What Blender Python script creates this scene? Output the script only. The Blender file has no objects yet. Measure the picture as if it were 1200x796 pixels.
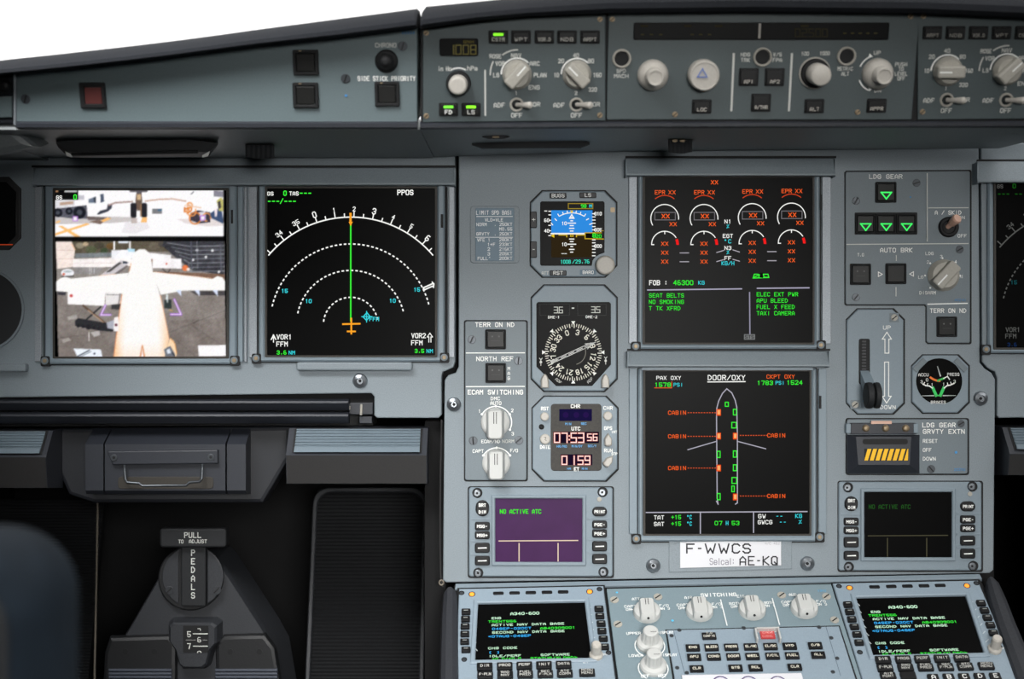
import bpy, bmesh, math
from mathutils import Vector, Matrix

# ------------------------------------------------------------------ camera, sky, lights, exposure
SC = bpy.context.scene
COL = SC.collection
PW, PH = 1200.0, 796.0
F = 1646.0                       # focal length in photo pixels
CZ = 1.25                        # eye height above the flight deck floor
Y_MAIN, Y_GLARE = 1.35, 1.15     # distance of the main panel and of the glareshield

cam_data = bpy.data.cameras.new('camera')
cam = bpy.data.objects.new('camera', cam_data)
COL.objects.link(cam)
cam.location = (0, 0, CZ)
cam.rotation_euler = (math.pi / 2, 0, 0)
cam_data.sensor_width = 36.0
cam_data.lens = 36.0 * F / PW
cam_data.clip_start = 0.01
cam_data.dof.use_dof = True
cam_data.dof.focus_distance = 1.34
cam_data.dof.aperture_fstop = 5.6
SC.camera = cam

SC.view_settings.view_transform = 'Standard'
SC.view_settings.look = 'None'
SC.view_settings.exposure = 0.0
SC.view_settings.gamma = 1.0
SC.view_settings.use_curve_mapping = False

world = bpy.data.worlds.new('overcast_sky')
SC.world = world
world.use_nodes = True
bg = world.node_tree.nodes['Background']
bg.inputs['Color'].default_value = (1.0, 0.995, 0.985, 1)
bg.inputs['Strength'].default_value = 1.4


def area_light(name, loc, target, sx, sy, power, col, spread=180):
    d = bpy.data.lights.new(name, 'AREA')
    d.shape = 'RECTANGLE'
    d.size, d.size_y = sx, sy
    d.energy = power
    d.color = col
    d.spread = math.radians(spread)
    o = bpy.data.objects.new(name, d)
    COL.objects.link(o)
    o.location = loc
    v = Vector(target) - Vector(loc)
    o.rotation_euler = v.to_track_quat('-Z', 'Y').to_euler()
    return o


area_light('left_fill_light', (-0.46, 0.58, CZ + 0.62), (-0.34, 1.2, CZ + .1), 0.55, 0.35, 1.6, (1.0, 1.0, 1.0), 58)  # added lamp inside the cabin, stands in for left daylight on the glareshield
area_light('side_window_daylight_right', (1.1, 0.6, CZ + 0.5), (0.2, 1.3, CZ - 0.1), 0.6, 0.35, 1.0, (1.0, 1.0, 1.0))
area_light('windscreen_daylight', (0.2, 0.78, CZ + 0.66), (0.2, 1.3, CZ - 0.35), 1.0, 0.3, 1.6, (1.0, 1.0, 1.0))
area_light('rear_fill_light', (0.26, -0.6, CZ + 0.1), (0.08, 1.35, CZ - 0.32), 0.5, 0.3, 2.4, (1.0, 0.99, 0.97), 45)  # added, unseen lamp behind the camera at eye height; brightens the panels


# ------------------------------------------------------------------ colours and materials
def lin(c):
    c = c / 255.0
    return c / 12.92 if c <= 0.04045 else ((c + 0.055) / 1.055) ** 2.4


def L3(rgb):
    return (lin(rgb[0]), lin(rgb[1]), lin(rgb[2]), 1.0)


MATS = {}


def mat(name, rgb, rough=0.5, metal=0.0, speck=0.0, scale=900.0, bump=0.0, spec=0.5):
    m = bpy.data.materials.new(name)
    m.use_nodes = True
    nt = m.node_tree
    b = nt.nodes['Principled BSDF']
    b.inputs['Base Color'].default_value = L3(rgb)
    b.inputs['Roughness'].default_value = rough
    b.inputs['Metallic'].default_value = metal
    b.inputs['Specular IOR Level'].default_value = spec
    if speck or bump:
        tc = nt.nodes.new('ShaderNodeTexCoord')
        nz = nt.nodes.new('ShaderNodeTexNoise')
        nz.inputs['Scale'].default_value = scale
        nz.inputs['Detail'].default_value = 2.0
        nt.links.new(tc.outputs['Object'], nz.inputs['Vector'])
        if speck:
            r = nt.nodes.new('ShaderNodeValToRGB')
            c = L3(rgb)
            r.color_ramp.elements[0].position = 0.3
            r.color_ramp.elements[1].position = 0.72
            r.color_ramp.elements[0].color = tuple(x * (1 - speck) for x in c[:3]) + (1,)
            r.color_ramp.elements[1].color = tuple(min(1, x * (1 + speck)) for x in c[:3]) + (1,)
            nt.links.new(nz.outputs['Fac'], r.inputs['Fac'])
            nt.links.new(r.outputs['Color'], b.inputs['Base Color'])
        if bump:
            bp = nt.nodes.new('ShaderNodeBump')
            bp.inputs['Strength'].default_value = bump
            bp.inputs['Distance'].default_value = 0.0003
            nt.links.new(nz.outputs['Fac'], bp.inputs['Height'])
            nt.links.new(bp.outputs['Normal'], b.inputs['Normal'])
    MATS[name] = m
    return m


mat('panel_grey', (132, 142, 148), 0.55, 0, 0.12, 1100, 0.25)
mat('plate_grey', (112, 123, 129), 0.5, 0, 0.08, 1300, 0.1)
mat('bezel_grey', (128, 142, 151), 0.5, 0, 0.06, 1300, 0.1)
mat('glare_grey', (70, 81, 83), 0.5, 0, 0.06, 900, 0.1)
mat('glare_grey_lit', (100, 114, 117), 0.5, 0, 0.06, 900, 0.1)  # glareshield paint lightened; the captain side's stronger light is put into the colour
mat('hood_grey', (33, 35, 39), 0.8, 0, 0.15, 700, 0.5, spec=0.12)
mat('under_grey', (122, 128, 130), 0.48, 0, 0.1, 500, 0.12, spec=1.0)
mat('rail_silver', (150, 156, 162), 0.5, 0.3, 0.22, 1500, 0.3)
mat('pedestal_grey', (142, 158, 170), 0.5, 0, 0.06, 1100, 0.1)
mat('pedestal_green', (126, 144, 151), 0.5, 0, 0.06, 1100, 0.1)
mat('gasket_black', (10, 11, 13), 0.7)
mat('key_black', (20, 20, 21), 0.45, 0, 0.1, 900, spec=0.3)
mat('cap_black', (30, 30, 29), 0.4, 0, 0.1, 900, spec=0.25)
mat('screen_black', (10, 10, 10), 0.35, 0, 0, spec=0.04)
mat('screen_purple', (64, 30, 74), 0.4, 0, 0.08, 60, spec=0.12)
mat('window_black', (13, 14, 14), 0.35, spec=0.12)
mat('knob_cream', (192, 187, 178), 0.5, 0, 0.05, 600, 0.1)
mat('knob_grey', (172, 168, 158), 0.5, 0, 0.06, 600, 0.1)
mat('knob_white', (200, 201, 198), 0.5)
mat('steel', (150, 155, 160), 0.3, 0.85)
mat('dark_steel', (78, 82, 86), 0.4, 0.6)
mat('brass', (150, 132, 106), 0.5, 0.5)
mat('red_cap', (94, 50, 48), 0.4, spec=0.3)
mat('rubber_black', (24, 26, 29), 0.7, 0, 0.15, 600, 0.3)
mat('dark_blue', (41, 44, 51), 0.5, 0, 0.12, 900, 0.2)
mat('dark_brown', (33, 32, 32), 0.6, 0, 0.12, 700, 0.2)
mat('pad_blue', (108, 122, 131), 0.5, 0, 0.06, 900, 0.1)
mat('beam_grey', (32, 34, 39), 0.5, 0, 0.15, 900, 0.2)
mat('foot_black', (23, 24, 26), 0.5, 0, 0.2, 500, 0.3)
mat('sill_grey', (44, 46, 51), 0.6, 0, 0.15, 600, 0.3)
mat('foot_pad', (66, 71, 82), 0.5)
mat('foot_grey', (46, 48, 52), 0.5, 0, 0.2, 900, 0.4)
mat('foot_brown', (52, 49, 44), 0.6, 0, 0.2, 600, 0.3)
mat('void_black', (7, 7, 8), 0.9)
mat('placard_blue', (96, 120, 136), 0.5, 0, 0.05, 900)
mat('placard_white', (222, 222, 226), 0.5)
mat('amber', (255, 190, 20), 0.5)
mat('peach', (222, 178, 156), 0.4)
mat('trim_beige', (120, 112, 100), 0.5)
mat('seat_blue', (27, 36, 45), 0.7, 0, 0.15, 60, 0.2, spec=0.15)
mat('carpet', (22, 23, 26), 0.95, 0, 0.3, 300, 0.5)
mat('wall_dark', (48, 52, 56), 0.8, 0, 0.1, 20)
mat('ceiling_grey', (120, 124, 128), 0.8, 0, 0.1, 20)
mat('label_brown', (50, 46, 40), 0.6, 0, 0.2, 900)

m = bpy.data.materials.new('screen_light')          # the lit pixels of the displays
m.use_nodes = True
nt = m.node_tree
nt.nodes.clear()
o_ = nt.nodes.new('ShaderNodeOutputMaterial')
e_ = nt.nodes.new('ShaderNodeEmission')
a_ = nt.nodes.new('ShaderNodeAttribute')
a_.attribute_name = 'Col'
e_.inputs['Strength'].default_value = 1.0
nt.links.new(a_.outputs['Color'], e_.inputs['Color'])
nt.links.new(e_.outputs['Emission'], o_.inputs['Surface'])
MATS['screen_light'] = m

m = bpy.data.materials.new('paint')                 # engraved and printed legends
m.use_nodes = True
nt = m.node_tree
b_ = nt.nodes['Principled BSDF']
b_.inputs['Roughness'].default_value = 0.6
a_ = nt.nodes.new('ShaderNodeAttribute')
a_.attribute_name = 'Col'
nt.links.new(a_.outputs['Color'], b_.inputs['Base Color'])
MATS['paint'] = m

m = bpy.data.materials.new('glass')                 # windscreen pane and the clear switch guard
m.use_nodes = True
nt = m.node_tree
nt.nodes.clear()
o_ = nt.nodes.new('ShaderNodeOutputMaterial')
mx = nt.nodes.new('ShaderNodeMixShader')
tr = nt.nodes.new('ShaderNodeBsdfTransparent')
gl = nt.nodes.new('ShaderNodeBsdfGlossy')
gl.inputs['Roughness'].default_value = 0.08
mx.inputs['Fac'].default_value = 0.05
nt.links.new(tr.outputs[0], mx.inputs[1])
nt.links.new(gl.outputs[0], mx.inputs[2])
nt.links.new(mx.outputs[0], o_.inputs['Surface'])
MATS['glass'] = m

m = bpy.data.materials.new('grille')                # perforated loudspeaker cover
m.use_nodes = True
nt = m.node_tree
b_ = nt.nodes['Principled BSDF']
b_.inputs['Roughness'].default_value = 0.5
tc = nt.nodes.new('ShaderNodeTexCoord')
vo = nt.nodes.new('ShaderNodeTexVoronoi')
vo.inputs['Scale'].default_value = 420
vo.inputs['Randomness'].default_value = 0.0
mp = nt.nodes.new('ShaderNodeMapping')
mp.inputs['Rotation'].default_value = (0, 0, 0.785)
nt.links.new(tc.outputs['Object'], mp.inputs['Vector'])
nt.links.new(mp.outputs['Vector'], vo.inputs['Vector'])
cr = nt.nodes.new('ShaderNodeValToRGB')
cr.color_ramp.elements[0].position = 0.34
cr.color_ramp.elements[0].color = (0.003, 0.003, 0.003, 1)
cr.color_ramp.elements[1].position = 0.46
cr.color_ramp.elements[1].color = L3((34, 36, 39))
nt.links.new(vo.outputs['Distance'], cr.inputs['Fac'])
nt.links.new(cr.outputs['Color'], b_.inputs['Base Color'])
MATS['grille'] = m

WHITE = (246, 247, 243)
CREAM = (226, 222, 200)
GREY = (208, 209, 203)
GREEN = (60, 245, 60)
CYAN = (60, 215, 225)
ORANGE = (240, 95, 40)
AMBER = (255, 165, 40)
BLUE = (70, 150, 215)
DIM = (112, 104, 60)


# ------------------------------------------------------------------ planes, things, parts
class Plane:
    """a real surface of the flight deck; hit() finds where a sight line meets it"""
    def __init__(s, origin, U, V):
        s.O = Vector(origin)
        s.U = Vector(U).normalized()
        V = Vector(V)
        s.V = (V - s.U * V.dot(s.U)).normalized()
        s.N = s.U.cross(s.V)

    def hit(s, px, py, n=0.0):
        d = Vector(((px - PW / 2) / F, 1.0, -(py - PH / 2) / F))
        c = Vector((0, 0, CZ))
        o = s.O + s.N * n
        k = (o - c).dot(s.N) / d.dot(s.N)
        q = c + d * k - o
        return q.dot(s.U), q.dot(s.V)


MAIN = Plane((0, Y_MAIN, CZ), (1, 0, 0), (0, 0, 1))
_tg = math.radians(16)          # the glareshield face leans over towards the pilots
GLARE = Plane((0, Y_GLARE + .04, CZ), (1, 0, 0), (0, -math.sin(_tg), math.cos(_tg)))
_ta = math.radians(35)
PED = Plane((0, 1.345, CZ - (686 - 398) / F * 1.345), (math.cos(.0195), 0, math.sin(.0195)), (0, math.cos(_ta), math.sin(_ta)))
FOOT = Plane((0, 1.42, CZ), (1, 0, 0), (0, 0, 1))
WELL = Plane((0, 1.52, CZ), (1, 0, 0), (0, 0, 1))


class Thing:
    def __init__(s, name, label, cat, plane, px, py, group=None):
        s.pl = plane
        s.px, s.py = px, py
        s.ou, s.ov = plane.hit(px, py)
        o = bpy.data.objects.new(name, None)
        o.empty_display_size = 0.01
        COL.objects.link(o)
        p = plane.O + plane.U * s.ou + plane.V * s.ov
        M = Matrix((plane.U, plane.V, plane.N)).transposed().to_4x4()
        M.translation = p
        o.matrix_world = M
        o['label'] = label
        o['category'] = cat
        if group:
            o['group'] = group
        s.o = o

    def L(s, px, py, n=0.0):
        u, v = s.pl.hit(px, py, n)
        return Vector((u - s.ou, v - s.ov, n))

    def S(s, px, py, n=0.0):
        a, b, c = s.L(px, py, n), s.L(px + 1, py, n), s.L(px, py - 1, n)
        return b.x - a.x, c.y - a.y


def offset_in(pts, d):
    """inset a closed outline by d (mitred)"""
    n = len(pts)
    area = sum(pts[i][0] * pts[(i + 1) % n][1] - pts[(i + 1) % n][0] * pts[i][1] for i in range(n))
    sg = 1 if area > 0 else -1
    out = []
    for i in range(n):
        p0, p1, p2 = pts[i - 1], pts[i], pts[(i + 1) % n]
        e1 = Vector((p1[0] - p0[0], p1[1] - p0[1]))
        e2 = Vector((p2[0] - p1[0], p2[1] - p1[1]))
        if e1.length < 1e-9 or e2.length < 1e-9:
            out.append(p1)
            continue
        n1 = Vector((-e1.y, e1.x)).normalized() * sg
        n2 = Vector((-e2.y, e2.x)).normalized() * sg
        k = n1 + n2
        den = max(0.25, 1 + n1.dot(n2))
        k = k / den
        out.append((p1[0] + k.x * d, p1[1] + k.y * d))
    return out


def rr(cx, cy, hw, hh, r, seg=4):
    r = min(r, hw * .999, hh * .999)
    if r <= 0:
        return [(cx - hw, cy - hh), (cx + hw, cy - hh), (cx + hw, cy + hh), (cx - hw, cy + hh)]
    pts = []
    for (sx, sy, a0) in ((1, -1, -90), (1, 1, 0), (-1, 1, 90), (-1, -1, 180)):
        for k in range(seg + 1):
            a = math.radians(a0 + 90 * k / seg)
            pts.append((cx + sx * (hw - r) + r * math.cos(a), cy + sy * (hh - r) + r * math.sin(a)))
    return pts


def octo(x0, y0, x1, y1, c):
    return [(x0 + c, y0), (x1 - c, y0), (x1, y0 + c), (x1, y1 - c), (x1 - c, y1), (x0 + c, y1), (x0, y1 - c), (x0, y0 + c)]


class MB:
    """collects shapes (given in photo pixels on the thing's plane, heights in metres) into ONE mesh"""
    def __init__(s, t, m):
        s.t = t
        s.bm = bmesh.new()
        s.mats = []
        s.mi = 0
        s.m(m)

    def m(s, name):
        if name not in s.mats:
            s.mats.append(name)
        s.mi = s.mats.index(name)
        return s

    def face(s, vs):
        try:
            f = s.bm.faces.new(vs)
            f.material_index = s.mi
            return f
        except ValueError:
            return None

    def ext(s, pts, z0, z1, bev=0.0):
        """extrude a closed local outline from z0 to z1, with a chamfered top edge"""
        nv = s.bm.verts.new
        loops = [[nv((p[0], p[1], z0)) for p in pts]]
        if bev > 0:
            loops.append([nv((p[0], p[1], z1 - bev)) for p in pts])
            q = offset_in(pts, bev * .3)
            loops.append([nv((p[0], p[1], z1 - bev * .3)) for p in q])
            q = offset_in(pts, bev)
            loops.append([nv((p[0], p[1], z1)) for p in q])
        else:
            loops.append([nv((p[0], p[1], z1)) for p in pts])
        n = len(pts)
        s.face(loops[0][::-1])
        for a, b in zip(loops, loops[1:]):
            for i in range(n):
                s.face((a[i], a[(i + 1) % n], b[(i + 1) % n], b[i]))
        s.face(loops[-1])
        return s

    def poly(s, px, z0, z1, bev=0.0):
        return s.ext([s.t.L(x, y, z1)[:2] for x, y in px], z0, z1, bev)

    def rect(s, cx, cy, w, h, z0, z1, r=0.0, bev=0.0):
        c = s.t.L(cx, cy, z1)
        sx, sy = s.t.S(cx, cy, z1)
        if r > 0:
            bev = min(bev, r * sx * .75)
        return s.ext(rr(c.x, c.y, w * sx / 2, h * sy / 2, r * sx), z0, z1, bev)

    def box(s, x0, y0, x1, y1, z0, z1, r=0.0, bev=0.0):
        return s.rect((x0 + x1) / 2, (y0 + y1) / 2, x1 - x0, y1 - y0, z0, z1, r, bev)

    def ring(s, outer, inner, z0, z1, bev=0.0, zi=None):
        """a frame between two local outlines with the same number of points"""
        nv = s.bm.verts.new
        if zi is None:
            zi = z0
        n = len(outer)
        lo = [[nv((p[0], p[1], z0)) for p in outer], [nv((p[0], p[1], z1 - bev)) for p in outer]]
        if bev:
            lo.append([nv((p[0], p[1], z1)) for p in offset_in(outer, bev)])
            lo.append([nv((p[0], p[1], z1)) for p in offset_in(inner, -bev)])
        lo.append([nv((p[0], p[1], z1 - bev)) for p in inner])
        lo.append([nv((p[0], p[1], zi)) for p in inner])
        lo.append(lo[0])
        for a, b in zip(lo, lo[1:]):
            for i in range(n):
                s.face((a[i], a[(i + 1) % n], b[(i + 1) % n], b[i]))
        return s

    def frame(s, x0, y0, x1, y1, a0, b0, a1, b1, z0, z1, ro=2, ri=1, bev=0.0, zi=None):
        def lp(x0, y0, x1, y1, r):
            c = s.t.L((x0 + x1) / 2, (y0 + y1) / 2, z1)
            sx, sy = s.t.S((x0 + x1) / 2, (y0 + y1) / 2, z1)
            return rr(c.x, c.y, (x1 - x0) * sx / 2, (y1 - y0) * sy / 2, max(.05, r) * sx)
        return s.ring(lp(x0, y0, x1, y1, ro), lp(a0, b0, a1, b1, ri), z0, z1, bev, zi)

    def lathe(s, cx, cy, prof, seg=28, zc=0.0, flute=0.0):
        """prof: (radius in photo pixels, height in metres); stands along the plane's normal"""
        c = s.t.L(cx, cy, zc)
        sx, _ = s.t.S(cx, cy, zc)
        seg = max(seg, 20)
        loops = []
        for k, (r, z) in enumerate(prof):
            lp = []
            for i in range(seg):
                a = 2 * math.pi * i / seg
                q = r * sx * (1 + (flute * (1 if (i // 2) % 2 else -1) if flute and 3 < k < len(prof) - 2 else 0))
                lp.append(s.bm.verts.new((c.x + q * math.cos(a), c.y + q * math.sin(a), z)))
            loops.append(lp)
        s.face(loops[0][::-1])
        for a, b in zip(loops, loops[1:]):
            for i in range(seg):
                s.face((a[i], a[(i + 1) % seg], b[(i + 1) % seg], b[i]))
        s.face(loops[-1])
        return s

    def cyl(s, cx, cy, r, z0, z1, bev=0.0, seg=24):
        seg = max(seg, 20)
        sx, _ = s.t.S(cx, cy, z0)
        pr = [(r, z0)]
        if bev:
            pr += [(r, z1 - bev), (r - .3 * bev / sx, z1 - .3 * bev), (r - bev / sx, z1)]
        else:
            pr += [(r, z1)]
        return s.lathe(cx, cy, pr, seg, z0)

    def loft(s, stations, closed=True, caps=True):
        lo = [[s.bm.verts.new(p) for p in st] for st in stations]
        n = len(lo[0])
        for a, b in zip(lo, lo[1:]):
            for i in range(n if closed else n - 1):
                s.face((a[i], a[(i + 1) % n], b[(i + 1) % n], b[i]))
        if caps and closed:
            s.face(lo[0][::-1])
            s.face(lo[-1])
        return s

    def tube(s, pts, rad, seg=10):
        """a round bar through local points; rad one radius or one per point (metres)"""
        pts = [Vector(p) for p in pts]
        if not hasattr(rad, '__len__'):
            rad = [rad] * len(pts)
        st = []
        ref = None
        for i, p in enumerate(pts):
            d = (pts[min(i + 1, len(pts) - 1)] - pts[max(i - 1, 0)])
            d.normalize()
            if ref is None:
                ref = Vector((0, 0, 1)) if abs(d.z) < .8 else Vector((1, 0, 0))
            e1 = (ref - d * ref.dot(d)).normalized()
            ref = e1
            e2 = d.cross(e1)
            st.append([p + (e1 * math.cos(2 * math.pi * k / seg) + e2 * math.sin(2 * math.pi * k / seg)) * rad[i] for k in range(seg)])
        return s.loft(st)

    def build(s, name, parent=None, smooth=True, label=None, recalc=True):
        if recalc:
            bmesh.ops.recalc_face_normals(s.bm, faces=s.bm.faces[:])
        me = bpy.data.meshes.new(name)
        s.bm.to_mesh(me)
        s.bm.free()
        for k in s.mats:
            me.materials.append(MATS[k])
        if smooth and len(me.polygons):
            me.polygons.foreach_set('use_smooth', [True] * len(me.polygons))
            me.set_sharp_from_angle(angle=math.radians(22))
        o = bpy.data.objects.new(name, me)
        COL.objects.link(o)
        par = parent or s.t.o
        o.parent = par
        if label:
            o['label'] = label
        return o


# ------------------------------------------------------------------ stroke lettering
FONT = {
    'A': '00 04 26 44 40|02 42', 'B': '00 06 36 45 44 33 03|33 42 41 30 00', 'C': '45 36 16 05 01 10 30 41',
    'D': '00 06 26 44 42 20 00', 'E': '46 06 00 40|03 33', 'F': '46 06 00|03 33', 'G': '45 36 16 05 01 10 30 41 43 23',
    'H': '00 06|40 46|03 43', 'I': '20 26', 'J': '46 41 30 10 01', 'K': '00 06|46 03 40', 'L': '06 00 40',
    'M': '00 06 23 46 40', 'N': '00 06 40 46', 'O': '10 01 05 16 36 45 41 30 10', 'P': '00 06 36 45 44 33 03',
    'Q': '10 01 05 16 36 45 41 30 10|22 40', 'R': '00 06 36 45 44 33 03|23 40', 'S': '45 36 16 05 04 13 33 42 41 30 10 01',
    'T': '06 46|26 20', 'U': '06 01 10 30 41 46', 'V': '06 20 46', 'W': '06 10 23 30 46', 'X': '00 46|06 40',
    'Y': '06 23 46|23 20', 'Z': '06 46 00 40', '0': '10 01 05 16 36 45 41 30 10', '1': '15 26 20',
    '2': '05 16 36 45 44 00 40', '3': '05 16 36 45 44 33 23|33 42 41 30 10 01', '4': '30 36 02 42',
    '5': '46 06 03 33 42 41 30 10 01', '6': '36 16 05 01 10 30 41 42 33 03', '7': '06 46 20',
    '8': '13 04 05 16 36 45 44 33 13 02 01 10 30 41 42 33', '9': '10 30 41 45 36 16 05 04 13 43', '.': '20 21',
    ':': '21 22|24 25', '-': '13 33', '_': '03 43', '+': '03 43|21 25', '/': '00 46', '=': '02 42|04 44', '*': '25 26|15 35',
    '<': '45 03 41', '>': '05 43 01', '[': '26 06 00 20', ']': '26 46 40 20', '%': '00 46|05 15|31 41', '^': '05 16 25 14 05',
    'e': '02 42 43 34 14 03 01 10 30 41', 'l': '20 26', 'c': '43 34 14 03 01 10 30 41', 'a': '04 34 43 40 10 01 02 42',
    'n': '00 04|03 14 34 43 40', 'g': '41 30 10 01 03 14 34 43|44 40 20', 'h': '00 06|03 14 34 43 40', 'i': '20 23|25 26', ' ': '',
}
STROKES = {k: [[(int(q[0]), int(q[1])) for q in pl.split()] for pl in v.split('|') if pl] for k, v in FONT.items()}
SEG = {'0': 'abcdef', '1': 'bc', '2': 'abged', '3': 'abgcd', '4': 'fgbc', '5': 'afgcd', '6': 'afgedc', '7': 'abc', '8': 'abcdefg', '9': 'abfgcd', '-': 'g'}
SEGP = {'a': (0, 2, 1, 2), 'b': (1, 2, 1, 1), 'c': (1, 1, 1, 0), 'd': (0, 0, 1, 0), 'e': (0, 1, 0, 0), 'f': (0, 2, 0, 1), 'g': (0, 1, 1, 1)}


ADV = 6.1


class G(MB):
    """flat printed or lit marks, each laid a hair above the last"""
    def __init__(s, t, z, lit=False, step=4e-6):
        MB.__init__(s, t, 'screen_light' if lit else 'paint')
        s.z = z
        s.step = step
        s.lay = s.bm.loops.layers.float_color.new('Col')

    def flat(s, pts, col):
        """pts are local xy"""
        s.z += s.step
        f = s.face([s.bm.verts.new((p[0], p[1], s.z)) for p in pts])
        if f:
            f.normal_update()
            if f.normal.z < 0:
                f.normal_flip()
            c = L3(col)
            for lp in f.loops:
                lp[s.lay] = c
        return s

    def seg(s, a, b, w, col, cap=True):
        d = Vector((b[0] - a[0], b[1] - a[1]))
        if d.length < 1e-9:
            return
        d.normalize()
        n = Vector((-d.y, d.x)) * w / 2
        e = d * w / 2 if cap else Vector((0, 0))
        a = Vector(a[:2]) - e
        b = Vector(b[:2]) + e
        s.flat([a - n, b - n, b + n, a + n], col)

    def poly(s, px, col):
        return s.flat([s.t.L(x, y, s.z) for x, y in px], col)

    def rect(s, cx, cy, w, h, col):
        c = s.t.L(cx, cy, s.z)
        sx, sy = s.t.S(cx, cy, s.z)
        return s.flat(rr(c.x, c.y, w * sx / 2, h * sy / 2, 0), col)

    def box(s, x0, y0, x1, y1, col):
        return s.rect((x0 + x1) / 2, (y0 + y1) / 2, x1 - x0, y1 - y0, col)

    def outline(s, x0, y0, x1, y1, w, col):
        s.line([(x0, y0), (x1, y0), (x1, y1), (x0, y1), (x0, y0)], w, col)

    def line(s, px, w, col, cap=True):
        sx, sy = s.t.S(px[0][0], px[0][1], s.z)
        q = [s.t.L(x, y, s.z) for x, y in px]
        for a, b in zip(q, q[1:]):
            s.seg(a, b, w * sx, col, cap)

    def arc(s, cx, cy, r, a0, a1, w, col, seg=20, dash=None):
        """angles clockwise from straight up; dash = share of each step drawn"""
        c = s.t.L(cx, cy, s.z)
        sx, sy = s.t.S(cx, cy, s.z)
        for i in range(seg):
            b0 = math.radians(a0 + (a1 - a0) * i / seg)
            b1 = math.radians(a0 + (a1 - a0) * (i + (dash or 1.0)) / seg)
            p = [(c.x + math.sin(b) * (r + k) * sx, c.y + math.cos(b) * (r + k) * sx) for b, k in ((b0, -w / 2), (b1, -w / 2), (b1, w / 2), (b0, w / 2))]
            s.flat(p, col)

    def ray(s, cx, cy, r0, r1, ang, w, col):
        a = math.radians(ang)
        s.line([(cx + math.sin(a) * r0, cy - math.cos(a) * r0), (cx + math.sin(a) * r1, cy - math.cos(a) * r1)], w, col, False)

    def disc(s, cx, cy, r, col, ry=None, n=20):
        c = s.t.L(cx, cy, s.z)
        sx, sy = s.t.S(cx, cy, s.z)
        ry = ry or r
        s.flat([(c.x + r * sx * math.cos(2 * math.pi * i / n), c.y + ry * sx * math.sin(2 * math.pi * i / n)) for i in range(n)], col)

    def text(s, txt, cx, cy, h, w=None, col=WHITE, wt=0.18, al='c', rot=0.0, prop=False):
        c = s.t.L(cx, cy, s.z)
        sx, sy = s.t.S(cx, cy, s.z)
        n = len(txt)
        wt = wt * (.86 if h < 4.5 else .92)
        wd = [{'W': 1.4, 'M': 1.2, '-': .6, 'l': .5, 'i': .5, ':': .5}.get(ch, 1.0) if prop else 1.0 for ch in txt]
        full = sum(q * 4 + ADV - 4 for q in wd) - (ADV - 4)
        ky = h * sy * (1 - wt) / 6.0
        kx = ((w * sx - h * sx * wt) / full) if w else h * sx / 6.0 * .92
        x0 = {'c': -full / 2, 'l': 0.0, 'r': -full}[al]
        ca, sa = math.cos(math.radians(rot)), -math.sin(math.radians(rot))
        pen = h * sx * wt

        def P(gx, gy):
            x, y = gx * kx, (gy - 3) * ky
            return (c.x + x * ca - y * sa, c.y + x * sa + y * ca)
        x = x0
        for ch, q in zip(txt, wd):
            dx = 0.0 if ch in 'WM-' else (2 * q - 2 if q < 1 else 0.0)
            k = q if ch in 'WM-' else 1.0
            for pl in STROKES.get(ch, []):
                for a, b in zip(pl, pl[1:]):
                    s.seg(P(x + dx + a[0] * k, a[1]), P(x + dx + b[0] * k, b[1]), pen, col)
            x += q * 4 + ADV - 4
        return s

    def digits(s, txt, x0, y0, w, h, col, pen, gap=.35):
        """seven-segment figures; w is the width of one figure"""
        x = x0
        for ch in txt:
            if ch == ':':
                for k in (.3, .7):
                    s.rect(x, y0 + h * k, pen * 1.1, pen * 1.1, col)
                x += w * .35
                continue
            if ch == '.':
                s.rect(x - w * .2, y0 + h, pen, pen, col)
                x += w * .12
                continue
            for k in SEG.get(ch, ''):
                a = SEGP[k]
                s.line([(x + a[0] * w, y0 + h - a[1] * h / 2), (x + a[2] * w, y0 + h - a[3] * h / 2)], pen, col)
            x += w * (1 + gap)

    def build(s, name, parent=None, label=None):
        return MB.build(s, name, parent, smooth=False, label=label, recalc=False)


# ------------------------------------------------------------------ repeated cockpit parts
def screw(t, x, y, r=4.2, z=0.002, m='dark_steel', rot=45, name='screw', parent=None):
    b = MB(t, m)
    b.cyl(x, y, r, z, z + .0009, .0003, 16)
    b.m('gasket_black')
    c = t.L(x, y, z)
    sx, _ = t.S(x, y, z)
    a = math.radians(rot)
    d = Vector((math.cos(a), math.sin(a))) * r * sx * .85
    n = Vector((-d.y, d.x)) * .17
    p = Vector((c.x, c.y))
    b.ext([p - d - n, p + d - n, p + d + n, p - d + n], z + .0008, z + .00105)
    return b.build(name, parent)


def notch_screw(t, x, y, m='dark_steel'):
    """round screw in a black corner recess of a bezel"""
    b = MB(t, 'gasket_black')
    b.rect(x, y, 11, 12, .0, .0012, 2)
    b.m('bezel_grey').cyl(x - .5, y, 4.6, .001, .0022, .0005, 18)
    b.m('brass').cyl(x - .5, y, 2.6, .002, .003, .0004, 12)
    return b.build('screw')


def fastener(t, x, y, r=8.5):
    b = MB(t, 'steel')
    b.lathe(x, y, [(r, 0), (r, .001), (r * .85, .003), (r * .45, .0042), (r * .38, .003), (.5, .003)], 28)
    b.m('gasket_black').cyl(x, y, r * .2, .003, .0042, 0, 8)
    return b.build('quarter_turn_fastener')


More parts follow.
